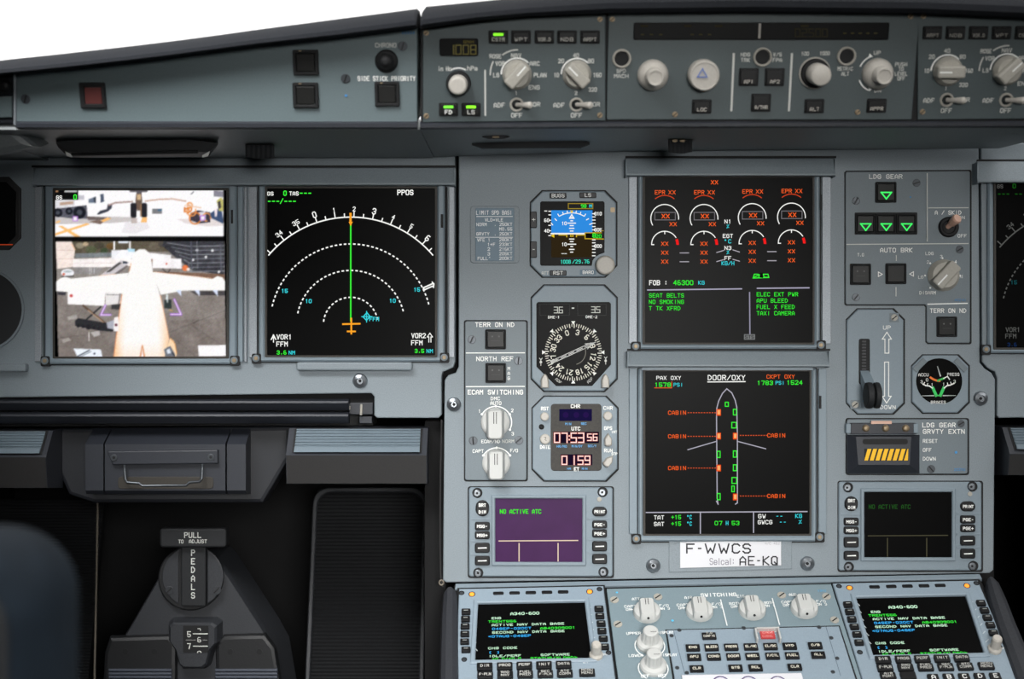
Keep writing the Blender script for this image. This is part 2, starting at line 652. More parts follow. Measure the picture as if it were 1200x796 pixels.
def button(t, cx, cy, w, h, txt=None, lamp=None, z0=.002, z1=.006, m='key_black', th=None, ty=None, col=WHITE, frame=True, r=1.5, name='push_button', tw=None):
    b = MB(t, m)
    if frame:
        b.m('gasket_black').rect(cx, cy, w, h, z0, z0 + .0016, r, .0004)
        b.m(m).rect(cx, cy, w - 4, h - 4, z0, z1, r * .7, .0008)
    else:
        b.rect(cx, cy, w, h, z0, z1, r, .0006)
    o = b.build(name)
    if txt:
        g = G(t, z1 + .00005)
        lines = txt.split('|')
        hh = th or 5
        y0 = (ty if ty is not None else cy) - (len(lines) - 1) * hh * .65
        for i, ln in enumerate(lines):
            g.text(ln, cx, y0 + i * hh * 1.3, hh, min(w * .8, tw or len(ln) * hh * .85), col, .17)
        g.build('legend', o)
    if lamp:
        g = MB(t, 'lamp_' + lamp)
        g.rect(cx, cy - h * .2, w * .5, 2.9, z1, z1 + .0003, .6)
        g.build('lamp_bar', o)
    return o


def ring_button(t, cx, cy, r=11):
    b = MB(t, 'knob_grey')
    c = t.L(cx, cy, 0)
    sx, _ = t.S(cx, cy, 0)

    def circ(q):
        return [(c.x + q * sx * math.cos(2 * math.pi * i / 28), c.y + q * sx * math.sin(2 * math.pi * i / 28)) for i in range(28)]
    b.ring(circ(r), circ(r * .78), .001, .005, .0006)
    b.m('gasket_black').cyl(cx, cy, r * .78, .001, .0025)
    return b.build('push_button')


def bar_knob(t, cx, cy, r, ang, m='knob_grey', z0=.002, hb=.008, ht=.017, bw=.42, mark=WHITE, zc=None):
    """round selector with a raised grip bar and a pointer line; ang clockwise from up"""
    b = MB(t, m)
    b.lathe(cx, cy, [(r, z0), (r, z0 + .002), (r * .93, z0 + .0035), (r * .86, hb), (r * .78, hb + .0015)], 32)
    c = t.L(cx, cy, z0)
    sx, _ = t.S(cx, cy, z0)
    a = math.radians(90 - ang)
    ex = Vector((math.cos(a), math.sin(a)))
    ey = Vector((-ex.y, ex.x))
    p0 = Vector((c.x, c.y))
    pts = [p0 + ex * (x * r * sx) + ey * (y * r * sx) for x, y in rr(0, 0, .92, bw, .16)]
    b.ext(pts, hb - .004, ht, .0016)
    o = b.build('selector_knob')
    g = G(t, ht + .00004)
    q0, q1 = p0 + ex * r * sx * .05, p0 + ex * r * sx * .8
    g.seg(q0, q1, r * sx * .1, mark)
    g.build('pointer', o)
    return o


def grip_knob(t, cx, cy, r, z0=.002):
    """white switching selector: flange with an upright block grip, two dark index lines"""
    b = MB(t, 'knob_white')
    b.lathe(cx, cy, [(r, z0), (r, z0 + .0025), (r * .92, z0 + .004), (r * .8, z0 + .005)], 32)
    c = t.L(cx, cy, z0)
    sx, _ = t.S(cx, cy, z0)
    p0 = Vector((c.x, c.y - .1 * r * sx))
    st = []
    for (z, k, w) in ((z0 + .003, 1.0, .62), (z0 + .010, 1.0, .58), (z0 + .018, .98, .5), (z0 + .0195, .9, .44)):
        st.append([Vector((p0.x + x * r * sx, p0.y + y * r * sx, z)) for x, y in rr(0, 0, w, k, .22)])
    b.loft(st)
    o = b.build('selector_knob')
    g = G(t, z0 + .0196)
    for dx in (-.09, .09):
        x = p0.x + dx * r * sx
        g.seg((x, p0.y + .1 * r * sx), (x, p0.y + .85 * r * sx), r * sx * .05, (30, 30, 30))
    g.build('pointer', o)
    return o


def toggle(t, cx, cy, r, dx, dy, m='knob_cream', tip=None):
    b = MB(t, 'knob_grey')
    c = t.L(cx, cy, .001)
    sx, _ = t.S(cx, cy, .001)

    def circ(q):
        return [(c.x + q * sx * math.cos(2 * math.pi * i / 24), c.y + q * sx * math.sin(2 * math.pi * i / 24)) for i in range(24)]
    b.ring(circ(r), circ(r * .7), .001, .003, .0004)
    b.m('gasket_black').cyl(cx, cy, r * .7, .001, .002)
    o = b.build('toggle_base')
    b = MB(t, m)
    p = Vector((c.x, c.y, .002))
    d = Vector((dx * sx, -dy * sx, .011))
    b.tube([p, p + d * .5, p + d * .55, p + d * .9, p + d], [r * sx * .3, r * sx * .34, r * sx * .4, r * sx * .5, r * sx * .3], 14)
    b.build('toggle_lever', o)
    return o


def lamp_mat(name, rgb, k=1.0):
    m = bpy.data.materials.new('lamp_' + name)
    m.use_nodes = True
    b = m.node_tree.nodes['Principled BSDF']
    b.inputs['Base Color'].default_value = L3(rgb)
    b.inputs['Emission Color'].default_value = L3(rgb)
    b.inputs['Emission Strength'].default_value = k
    MATS['lamp_' + name] = m


lamp_mat('green', (140, 255, 30), .9)
lamp_mat('green2', (110, 225, 50), .8)
lamp_mat('amber', (255, 150, 50), .8)


# ------------------------------------------------------------------ the room
def room(name, boxes, m):
    bm = bmesh.new()
    for (x0, y0, z0, x1, y1, z1) in boxes:
        r = bmesh.ops.create_cube(bm, size=1)
        for v in r['verts']:
            v.co = Vector(((x0 + x1) / 2 + v.co.x * (x1 - x0), (y0 + y1) / 2 + v.co.y * (y1 - y0), (z0 + z1) / 2 + v.co.z * (z1 - z0)))
    me = bpy.data.meshes.new(name)
    bm.to_mesh(me)
    bm.free()
    me.materials.append(MATS[m])
    o = bpy.data.objects.new(name, me)
    COL.objects.link(o)
    o['kind'] = 'structure'
    return o


room('floor', [(-1.25, -1.35, -.05, 1.4, 2.05, 0)], 'carpet')
room('ceiling', [(-1.25, -1.35, CZ + .82, 1.4, .42, CZ + .87)], 'ceiling_grey')
room('wall_front', [(-1.25, 2.0, 0, 1.4, 2.05, CZ + .14), (-1.2, 1.374, CZ - .06, 1.35, 1.384, CZ + .2)], 'void_black')
room('wall_left', [(-1.25, -1.35, 0, -1.2, 2.0, CZ - .1), (-1.25, -1.35, CZ - .1, -1.2, .55, CZ + .82), (-1.25, .55, CZ - .1, -1.2, 2.0, CZ + .33)], 'wall_dark')
room('wall_right', [(1.35, -1.35, 0, 1.4, 2.0, CZ - .1), (1.35, -1.35, CZ - .1, 1.4, .8, CZ + .82), (1.35, .8, CZ - .1, 1.4, 2.0, CZ + .3)], 'wall_dark')
room('wall_rear', [(-1.2, -1.35, 0, 1.35, -1.3, CZ + .82)], 'wall_dark')
# bulkhead that closes the captain's footwell away from the pedestal
room('partition', [(-.085, 1.37, 0, -.065, 2.0, CZ - .08), (-.62, 1.75, .0, .6, 1.77, CZ - .06), (-.66, 1.30, 0, -.64, 2.0, CZ - .05)], 'void_black')
room('trim_1', [(-1.2, 1.36, CZ - .062, 1.35, 1.99, CZ - .05), (.4525, 1.37, 0, .47, 2.0, CZ - .07), (.62, 1.6, 0, 1.3, 1.62, CZ - .06)], 'void_black')


def windscreen():
    bm = bmesh.new()
    P = [(-1.0, 1.98, CZ + .15), (1.1, 1.98, CZ + .15), (1.05, .44, CZ + .82), (-.95, .44, CZ + .82)]
    n = Vector((0, .4, .91)).normalized() * .02
    a = [bm.verts.new(p) for p in P]
    b = [bm.verts.new(Vector(p) + n) for p in P]
    bm.faces.new(a)
    bm.faces.new(b[::-1])
    for i in range(4):
        bm.faces.new((a[i], b[i], b[(i + 1) % 4], a[(i + 1) % 4]))
    bmesh.ops.recalc_face_normals(bm, faces=bm.faces[:])
    me = bpy.data.meshes.new('window_1')
    bm.to_mesh(me)
    bm.free()
    me.materials.append(MATS['glass'])
    o = bpy.data.objects.new('window_1', me)
    COL.objects.link(o)
    o['kind'] = 'structure'


windscreen()


# ------------------------------------------------------------------ glareshield
def hood_profile(t, px, ytop, ybot):
    yt = t.L(px, ytop, -.02).y
    tb = t.L(px, ybot, .010)
    x = tb.x
    yb = tb.y
    h = yt - yb
    pr = [(yb, -.004), (yb, .014), (yb + .06 * h, .02), (yb + .25 * h, .024), (yb + .5 * h, .0225), (yb + .72 * h, .015), (yb + .88 * h, .004), (yb + .97 * h, -.009), (yt, -.022), (yt - .108, -.36), (yb - .112, -.36)]
    return [Vector((x, y, z)) for y, z in pr]


def lip_profile(t, px, y0, y1):
    a, b = t.L(px, y0, .004), t.L(px, y1, .004)
    return [Vector((a.x, a.y, -.004)), Vector((a.x, a.y, .003)), Vector((a.x, a.y - .001, .005)), Vector((b.x, b.y + .002, .005)), Vector((b.x, b.y, .001)), Vector((b.x, b.y, -.01)), Vector((b.x, a.y, -.01))]


def under_profile(t, px, y0, y1, depth=.195):
    a, b = t.L(px, y0, -.001), t.L(px, y1, -depth)
    bx = a.x
    return [Vector((bx, a.y, -.001)), Vector((bx, b.y, -depth)), Vector((bx, b.y + .008, -depth)), Vector((bx, a.y + .008, -.004))]


cg = Thing('glareshield', 'tapering grey glareshield panel on the captain side with CHRONO and SIDE STICK PRIORITY buttons', 'glareshield', GLARE, 250, 143, 'glareshield sections')
b = MB(cg, 'hood_grey')
b.loft([hood_profile(cg, x, yt, yb) for x, yt, yb in ((-70, 78, 97), (0, 69.5, 88), (50, 64.5, 83.5), (100, 59, 78.5), (150, 53.5, 73), (201, 47.4, 67), (250, 41, 60.5), (300, 34.2, 54), (350, 27.8, 48.8), (400, 21.4, 43.6), (445, 15.8, 38), (486, 10.5, 33), (489, 13, 32))])
b.build('padded_hood')
b = MB(cg, 'glare_grey_lit')
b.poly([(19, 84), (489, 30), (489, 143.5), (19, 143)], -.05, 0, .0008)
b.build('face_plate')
b = MB(cg, 'dark_blue')
b.loft([lip_profile(cg, x, 143, 152) for x in (19, 489)])
b.build('lower_lip')
b = MB(cg, 'under_grey')
b.loft([under_profile(cg, x, 152, 185) for x in (-75, 22, 150, 300, 492)])
b.build('underside')
# angled end of the glareshield and the diagonal side closing
b = MB(cg, 'hood_grey')
b.poly([(-70, 96), (16, 86), (16, 146), (-70, 148)], -.05, .001, .002)
b.m('rail_silver').tube([cg.L(17.5, 86, 0), cg.L(17.5, 146, 0)], .0012)
b.m('glare_grey').poly([(-70, 116), (14, 113), (14, 138), (-70, 142)], 0, .003, .001)
b.build('end_block')
b = MB(cg, 'under_grey')
b.poly([(-70, 150), (12, 148), (44, 174), (-70, 196)], -.06, -.03, .006)
# unseen wrap-around of the glareshield, added to shade the panel's left end
yb_, yt_ = cg.L(-34, 150, 0).y, cg.L(-34, 92, 0).y
b.loft([[Vector((x, y_ + n * math.tan(_tg), n)) for x, n in ((-.445 - cg.ou, -.2), (-.445 - cg.ou, 0), (-.5 - cg.ou, .3), (-.72 - cg.ou, .3), (-.72 - cg.ou, -.2))] for y_ in (yb_, yt_)])
b.build('end_fairing')
b = MB(cg, 'key_black')
b.lathe(7, 101, [(8, .001), (8, .004), (6, .007), (3, .008)], 20)
b.build('knob')
# red and black square lights
b = MB(cg, 'gasket_black')
b.frame(93, 97, 123, 127, 99, 102, 119, 122, .0, .003, 1.5, 1, .0006)
o = b.build('warning_light')
b = MB(cg, 'red_cap')
b.box(99.5, 102.5, 119, 122, 0, .0022, 1, .0008)
b.build('lens', o)
for (x0, y0, x1, y1) in ((343, 58.5, 373, 88.5), (343, 97, 373, 127), (439, 96, 468, 125)):
    b = MB(cg, 'gasket_black')
    b.frame(x0, y0, x1, y1, x0 + 4, y0 + 4, x1 - 4, y1 - 4, 0, .0028, 1.5, 1, .0006)
    o = b.build('warning_light')
    b = MB(cg, 'cap_black')
    b.box(x0 + 4.5, y0 + 4.5, x1 - 4.5, y1 - 4.5, 0, .0022, 1, .0008)
    b.build('lens', o)
    b = MB(cg, 'brass')
    b.box((x0 + x1) / 2 - 8, y0 + .5, (x0 + x1) / 2 - 5, y0 + 2, .0026, .0031)
    b.build('clip', o)
b = MB(cg, 'gasket_black')
b.lathe(453, 71.5, [(13.5, 0), (13.5, .002), (12, .004), (9.6, .005), (8.8, .007), (6, .010), (2.5, .0115)], 32)
b.build('push_button')
for (x, y) in ((30, 116), (405, 92), (472, 54)):
    screw(cg, x, y, 5.5, 0.0, 'dark_steel', 70)
g = G(cg, .0003)
g.text('CHRONO', 452, 53, 5.5, 25, GREY)
g.text('SIDE STICK PRIORITY', 453, 92, 5.8, 68, WHITE)
g.disc(405.5, 112, 1.6, (70, 140, 200))
for k in range(5):
    g.rect(472 + k * 3.2, 38.5, 2.2, 3, (60, 110, 150))
g.build('lettering')

# dark slotted outlet and thumbwheel under the captain side
ol = Thing('air_outlet', 'long dark slotted outlet with bright end clips under the captain side glareshield', 'air outlet', GLARE, 160, 170)
n0, n1 = -.055, -.12


def up(x, y, n):
    return ol.L(x, y, n)


b = MB(ol, 'rubber_black')
b.loft([[up(66, 165.5, n0), up(78, 178, n0), up(80, 184, n1), up(66, 171, n1)],
        [up(96, 164, n0), up(98, 179, n0), up(98, 185, n1), up(96, 168, n1)],
        [up(222, 163.5, n0), up(226, 178, n0), up(226, 184, n1), up(222, 168, n1)],
        [up(256, 168, n0), up(246, 178, n0), up(244, 184, n1), up(254, 172, n1)]])
b.build('body')
b = MB(ol, 'key_black')
b.tube([up(84, 181, n0 + .002), up(232, 178, n0 + .002)], .0016)
b.build('slat')
for (x, s_) in ((81, 1), (241, -1)):
    b = MB(ol, 'knob_white')
    b.loft([[up(x - 5 * s_, 177, n0 + .003), up(x + 4 * s_, 182, n0 + .003), up(x + 4 * s_, 185, n0 + .003), up(x - 3 * s_, 183, n0 + .003)],
            [up(x - 5 * s_, 177, n0 - .01), up(x + 4 * s_, 182, n0 - .01), up(x + 4 * s_, 185, n0 - .01), up(x - 3 * s_, 183, n0 - .01)]])
    b.build('clip')


def thumbwheel(x, y, label, bright, n=-.10, w=34):
    t = Thing('thumbwheel', label, 'thumbwheel', GLARE, x, y, 'dimmer thumbwheels under the glareshield')
    b = MB(t, 'rubber_black')
    h = 16
    st = []
    for k in range(13):
        a = x - w / 2 + w * k / 12
        rdg = .0009 if k % 2 else 0
        sh = .75 + .25 * math.sin(math.pi * k / 12)
        st.append([t.L(a, y - h / 2, n + .014 + rdg), t.L(a, y + h / 2 * sh, n + .012 + rdg), t.L(a, y + h / 2 * sh, n - .02), t.L(a, y - h / 2, n - .02)])
    b.loft(st)
    b.build('wheel')
    if bright:
        b = MB(t, 'brass')
        for dx in (-6, 3):
            b.box(x + dx - 3, y - 8, x + dx + 3, y - 5.5, n + .012, n + .017, 1)  # brass bars modelled for the copper highlights on the wheel
        b.build('highlight_bar')


thumbwheel(304.5, 178, 'dark ridged thumbwheel under the captain side glareshield', False)
thumbwheel(797, 172, 'dark thumbwheel with two copper highlights above the engine display hood', True, w=28)

gc = Thing('glareshield', 'centre glareshield body carrying the autopilot and both flight instrument control panels', 'glareshield', GLARE, 850, 143, 'glareshield sections')
b = MB(gc, 'hood_grey')
b.loft([hood_profile(gc, x, yt, yb) for x, yt, yb in ((494, 12, 34), (497, 8, 33), (560, 2, 24), (620, -4, 19), (710, -12, 15.5), (880, -16, 14), (1075, -14, 16), (1270, -6, 24))])
b.build('padded_hood')
b = MB(gc, 'gasket_black')
b.poly([(493, 30), (600, 17), (710, 12), (1075, 12), (1270, 20), (1270, 143), (493, 146)], -.05, -.0005)
b.build('backing')
b = MB(gc, 'dark_blue')
b.loft([lip_profile(gc, x, yy, yy + 8) for x, yy in ((492.5, 144.5), (712, 143), (1075, 142.5), (1270, 142))])
b.build('lower_lip')
b = MB(gc, 'under_grey')
b.loft([under_profile(gc, x, y0, y1) for x, y0, y1 in ((493, 152, 184), (712, 150, 178), (900, 150, 176), (1270, 150, 174))])
b.build('underside')
b = MB(gc, 'rubber_black')
b.loft([[gc.L(x, y - h, -.10), gc.L(x, y + h, -.10), gc.L(x, y + h + 1, -.14), gc.L(x, y - h, -.14)] for x, y, h in ((553, 169, 1), (565, 168.5, 5), (680, 168, 5), (691, 168, 1))])
b.build('recess')
for (x, y) in ((581, 160.5), (1186, 154.5)):
    b = MB(gc, 'rubber_black')
    b.loft([[gc.L(xx, y - h, -.05), gc.L(xx, y + h, -.05), gc.L(xx, y + h, -.07), gc.L(xx, y - h, -.07)] for xx, h in ((x - 16, .5), (x - 9, 2.4), (x + 9, 2.4), (x + 16, .5))])
    o = b.build('map_light')
    b = MB(gc, 'brass')
    b.loft([[gc.L(xx, y - 1.2, -.048), gc.L(xx, y + 1.4, -.048), gc.L(xx, y + 1.4, -.05), gc.L(xx, y - 1.2, -.05)] for xx in (x - 4, x + 4)])
    b.build('bulb', o)


def mode_arcs(g, cx, cy):
    g.arc(cx, cy, 31.5, -92, -62, 1.5, GREY, 8)
    g.arc(cx, cy, 28, -38, 2, 1.5, GREY, 8)
    g.arc(cx, cy, 18.6, -90, 45, 1.6, WHITE, 20)


def efis_lower(t, g, x1, x2, y):
    for x, n in ((x1, '1'), (x2, '2')):
        toggle(t, x, y, 8.3, 17, -1)
        g.text(n, x - .5, y - 13.5, 4.6, 3, GREY)
        g.text('ADF', x - 20.5, y + .8, 5.6, 13, GREY)
        g.text('VOR', x + 21, y - .2, 5.2, 13, GREY)
        g.text('OFF', x, y + 12.6, 5.6, 13, GREY)


ef = Thing('instrument_control_panel', 'flight instrument control panel showing 1008 left of the autopilot panel', 'control panel', GLARE, 602, 85, 'flight instrument control panels')
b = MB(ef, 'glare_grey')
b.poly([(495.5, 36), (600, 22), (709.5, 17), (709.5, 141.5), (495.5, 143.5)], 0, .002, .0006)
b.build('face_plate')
b = MB(ef, 'window_black')
b.box(515, 45, 560.5, 66, .0015, .003, 3, .0005)
o = b.build('readout_window')
g = G(ef, .0031, True)
g.digits('1008', 525.5, 53, 6, 10.5, (86, 80, 46), 1.1, .45)
g.text('QNH', 549, 49, 3.5, 12, (80, 72, 36))
g.build('readout', o)
b = MB(ef, 'gasket_black')
b.lathe(537.5, 97, [(14.5, .002), (14.5, .006), (13.4, .008), (12, .008)], 32)
o = b.build('pressure_knob')
b = MB(ef, 'knob_cream')
b.lathe(537.5, 97.5, [(11, .008), (11, .018), (9.8, .021), (8, .0215)], 32)
b.build('cap', o)
button(ef, 525.5, 128.5, 22.5, 15.5, 'FD', 'green2', z0=.002, th=5, ty=131.5)
button(ef, 552, 128.5, 22.5, 15.5, 'LS', 'green', z0=.002, th=5, ty=131.5)
for i, (n, x) in enumerate((('CSTR', 584), ('WPT', 610.5), ('VOR.D', 638), ('NDB', 664.5), ('ARPT', 691.5))):
    button(ef, x, 43.5, 23, 15.5, n, 'green' if i == 0 else None, z0=.002, th=4.6, ty=46.2, col=(170, 168, 160), tw=15)
bar_knob(ef, 606, 87, 17.3, 42)
bar_knob(ef, 676, 87, 16.8, -45)
g = G(ef, .0023)
g.arc(537.5, 97.5, 17.5, -30, 30, 1.5, WHITE, 10)
g.text('in Hg', 521, 80.5, 5.4, 16, GREY)
g.text('hPa', 553.5, 80, 5.4, 12, GREY)
g.rect(568.6, 109, 1.8, 54, GREY)
mode_arcs(g, 606, 87)
for n, x, y, w in (('ROSE', 580.5, 66, 14), ('NAV', 605, 65, 12), ('VOR', 586, 74.5, 11), ('LS', 581.5, 88, 7), ('ARC', 626.5, 74.5, 12), ('PLAN', 633, 88, 15), ('ENG', 626, 102.5, 13)):
    g.text(n, x, y, 5.2, w, GREY)
g.arc(676, 87, 18.2, -90, 45, 1.6, WHITE, 20)
for n, x, y, w in (('10', 652, 88, 6), ('20', 657.5, 71.5, 7), ('40', 675, 65, 7), ('80', 692.5, 71.5, 7), ('160', 700, 88, 10), ('320', 694.5, 105, 10)):
    g.text(n, x, y, 5.2, w, GREY)
efis_lower(ef, g, 605.5, 675.5, 122.5)
g.build('lettering')
for (x, y) in ((499.5, 38.5), (499.5, 136), (703, 22.5), (703, 135)):
    screw(ef, x, y, 3.2, .002, 'brass')

fc = Thing('autopilot_panel', 'wide central autopilot control panel with long dark readout strip and big cream knobs', 'control panel', GLARE, 892, 80)
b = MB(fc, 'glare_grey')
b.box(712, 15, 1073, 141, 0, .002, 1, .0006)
b.build('face_plate')
b = MB(fc, 'window_black')
b.box(742.5, 26.5, 1042, 47, .0015, .003, 2, .0005)
o = b.build('readout_window')
b = MB(fc, 'knob_grey')
b.box(889, 27.5, 891.5, 45, .003, .0036)
b.build('divider', o)
g = G(fc, .0031, True)
for x in (753, 763.5, 774.5, 811, 821, 831.5):
    g.rect(x, 40.5, 4, 1.1, (54, 50, 30))
g.digits('02500', 932, 34, 5.5, 9, (38, 35, 22), .9, .45)
for x in (990, 999, 1008, 1017, 1026):
    g.rect(x, 39, 4, 1.1, (54, 50, 30))
for x in (755, 806, 842, 943):
    g.rect(x, 30.5, 9, 2.2, (34, 31, 20))
g.build('readout', o)
ring_button(fc, 728.3, 68.3)
ring_button(fc, 892.8, 66.6)
ring_button(fc, 991, 65.5)


def big_knob(t, cx, cy, r, tri=False):
    b = MB(t, 'knob_cream')
    if tri:
        b.lathe(cx, cy, [(r, .002), (r, .012), (r * .93, .0145), (r * .86, .015), (r * .82, .0145)], 36)
    else:
        b.lathe(cx, cy, [(r, .002), (r, .006), (r * .92, .009), (r * .8, .0115), (r * .62, .0135)], 36)
    o = b.build('selector_knob')
    if tri:
        b = MB(t, 'pad_blue')
        c = t.L(cx, cy, .0145)
        sx, _ = t.S(cx, cy, .0145)
        # raised triangle mark
        tr_ = [(c.x + sx * r * .42 * math.sin(math.radians(a)), c.y + sx * r * .42 * math.cos(math.radians(a))) for a in (0, 240, 120)]
        ti = offset_in(tr_, sx * 1.2)
        MATS.setdefault('mark_blue', mat('mark_blue', (92, 118, 186), .5))
        b.m('mark_blue').ring(tr_, ti, .0142, .0156)
        b.build('triangle_mark', o)
    else:
        b = MB(t, 'knob_cream')
        b.lathe(cx, cy, [(r * .58, .0125), (r * .54, .025), (r * .5, .0262), (r * .42, .0262), (r * .38, .0254)], 32)
        b.build('cap', o)
    return o


big_knob(fc, 764.5, 87.5, 18)
big_knob(fc, 823, 87, 18, True)
big_knob(fc, 1027, 86, 18)
b = MB(fc, 'gasket_black')
b.lathe(954.5, 85.5, [(17, .002), (17, .005), (16, .006), (11, .006)], 36)
o = b.build('altitude_knob')
c = fc.L(954.5, 85.5, .002)
sx, _ = fc.S(954.5, 85.5, .002)


def circ_(q, n=32):
    return [(c.x + q * sx * math.cos(2 * math.pi * i / n), c.y + q * sx * math.sin(2 * math.pi * i / n)) for i in range(n)]


b = MB(fc, 'knob_cream')
b.ring(circ_(18.4), circ_(16.8), .001, .004, .0004)
b.build('scale_ring', o)
b = MB(fc, 'knob_cream')
b.lathe(955, 85.5, [(12.5, .006), (12.3, .022), (11, .0245), (9, .025)], 32)
b.build('cap', o)
for n, x, y in (('LOC', 822.5, 125), ('AP1', 877.5, 90.5), ('AP2', 908, 90.5), ('A/THR', 892, 120.5), ('ALT', 954.5, 124.5), ('APPR', 1027.5, 124)):
    big = n[0] == 'A' and n not in ('ALT', 'APPR')
    button(fc, x, y, 23, 21 if big else 16.5, n, None, z0=.002, th=4.4, ty=y + (5.2 if big else 3.4), col=(190, 186, 176), tw=15 if len(n) > 3 else 11)
g = G(fc, .0023)
g.text('SPD', 728, 83, 4.6, 11, GREY)
g.text('MACH', 728, 89.2, 4.6, 17, GREY)
g.rect(858.5, 96.5, 2.4, 68, GREY)
g.rect(926.3, 96.5, 2.4, 68, GREY)
for n, x, y, w in (('HDG', 873.5, 64, 11), ('TRK', 873.5, 70.4, 11), ('V/S', 911, 64, 10), ('FPA', 911, 70.4, 11), ('100', 943.5, 63, 9), ('1000', 966.5, 62.5, 12), ('METRIC', 990.5, 80.5, 18), ('ALT', 990.5, 86.6, 9), ('UP', 1028, 62, 8), ('DN', 1028.5, 106, 8), ('PUSH', 1056, 75.5, 14), ('TO', 1056, 81, 6), ('LEVEL', 1056, 86.5, 15), ('OFF', 1056, 92, 9)):
    g.text(n, x, y, 4.7, w, GREY)
g.arc(1027, 86, 21, -160, -112, 1.5, WHITE, 10)
g.arc(1027, 86, 21, -68, -20, 1.5, WHITE, 10)
g.poly([(1019, 62.5), (1023, 66.5), (1017.5, 68)], WHITE)
g.poly([(1019, 107), (1023, 103), (1017.5, 101.5)], WHITE)
g.build('lettering')
for (x, y) in ((717.5, 22.5), (791, 134), (1067, 19), (1005, 131.5)):
    screw(fc, x, y, 3.2, .002, 'brass')

er = Thing('instrument_control_panel', 'flight instrument control panel at the right picture edge, right of the autopilot panel', 'control panel', GLARE, 1170, 80, 'flight instrument control panels')
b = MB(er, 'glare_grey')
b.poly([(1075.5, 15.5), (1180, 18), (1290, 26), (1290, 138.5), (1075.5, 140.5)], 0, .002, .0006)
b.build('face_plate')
for n, x in (('ARPT', 1093), ('NDB', 1120), ('VOR.D', 1147), ('WPT', 1174), ('CSTR', 1201)):
    button(er, x, 38.5, 22.5, 15.5, n, None, z0=.002, th=4.4, ty=41.5, col=(150, 148, 140), tw=14)
bar_knob(er, 1109.5, 83, 17.2, -90)
bar_knob(er, 1179, 82, 17.2, 45)
g = G(er, .0023)
g.arc(1109.5, 83, 18.4, -90, 45, 1.6, WHITE, 20)
for n, x, y, w in (('10', 1086, 83, 6), ('20', 1092, 66.5, 7), ('40', 1110, 59.5, 7), ('80', 1128, 66.5, 7), ('160', 1135.5, 83, 9), ('320', 1129, 99.5, 10)):
    g.text(n, x, y, 5, w, GREY)
mode_arcs(g, 1179, 82)
for n, x, y, w in (('ROSE', 1155.5, 60, 13), ('NAV', 1180, 59, 12), ('VOR', 1160, 68.5, 11), ('LS', 1155, 82.5, 7), ('ARC', 1199, 68, 12), ('PLAN', 1206, 83, 15), ('ENG', 1199, 98, 13)):
    g.text(n, x, y, 5, w, GREY)
efis_lower(er, g, 1109, 1178.5, 117)
g.build('lettering')
for (x, y) in ((1082, 19), (1081, 131)):
    screw(er, x, y, 3.2, .002, 'brass')


# ------------------------------------------------------------------ main panel
cp = Thing('dashboard', 'grey captain side instrument panel holding the camera and map displays', 'instrument panel', MAIN, 250, 460, 'instrument panel sections')
b = MB(cp, 'panel_grey')
b.poly([(-90, 182), (533.5, 180), (533.5, 424), (531, 431), (524, 434), (519, 436), (517.5, 441), (517.5, 486), (514, 490), (442, 490), (438.5, 487), (438.5, 465), (435, 461), (-90, 467)], -.02, 0, .0012)
b.build('body')
for (x0, x1, y) in ((347, 483, 429.5), (-60, 30, 431)):
    b = MB(cp, 'panel_grey')
    b.box(x0, y - 5, x1, y + 5, 0, .009, 3, .003)
    b.build('finger_ledge')
fastener(cp, 422, 446.5, 8.8)

pp = Thing('dashboard', 'grey centre instrument panel holding engine displays, standby instruments and landing gear controls', 'instrument panel', MAIN, 840, 676, 'instrument panel sections')
b = MB(pp, 'panel_grey')
b.poly([(537.5, 174), (537.5, 430), (534, 437), (525, 440), (521, 446), (519, 680), (523, 683), (1160, 672), (1164.5, 668), (1166.5, 445), (1162, 437), (1154, 432), (1148.5, 425), (1147, 170)], -.02, 0, .0012)
b.build('body')
for (x, y) in ((532, 474), (765.5, 663), (946, 660.5), (1149, 467)):
    fastener(pp, x, y)
fp = Thing('dashboard', 'grey first officer side instrument panel cut by the right picture edge', 'instrument panel', MAIN, 1200, 480, 'instrument panel sections')
b = MB(fp, 'panel_grey')
b.poly([(1149.5, 168), (1300, 166), (1300, 488), (1171, 490), (1168.5, 487), (1168.5, 443), (1166, 436), (1157, 431), (1151, 424)], -.02, 0, .0012)
b.build('body')

# round loudspeaker and octagonal red indicator at the left edge
sp = Thing('loudspeaker', 'round perforated black loudspeaker grille at the left picture edge', 'loudspeaker', MAIN, -20, 363)
b = MB(sp, 'panel_grey')
c = sp.L(-20, 363, 0)
sx, _ = sp.S(-20, 363, 0)
b.ring([(c.x + 49 * sx * math.cos(2 * math.pi * i / 48), c.y + 49 * sx * math.sin(2 * math.pi * i / 48)) for i in range(48)],
       [(c.x + 46 * sx * math.cos(2 * math.pi * i / 48), c.y + 46 * sx * math.sin(2 * math.pi * i / 48)) for i in range(48)], .0002, .002, .0006)
b.build('rim')
b = MB(sp, 'grille')
b.cyl(-20, 363, 46, .0002, .001, 0, 48)
b.build('grille')
rd = Thing('indicator_dial', 'octagonal dark indicator with dim red lower edge at the left picture edge', 'indicator', MAIN, -15, 250)
b = MB(rd, 'dark_brown')
b.poly(octo(-55, 207, 24, 293, 14), 0, .0025, .001)
b.build('bezel')
b = MB(rd, 'window_black')
b.poly(octo(-50, 213, 19, 288, 12), .002, .003, .0004)
o = b.build('face')
g = G(rd, .0031, True)
g.rect(-15, 291 - 4.2, 60, 1.2, (150, 52, 26))
g.build('lit_edge', o)


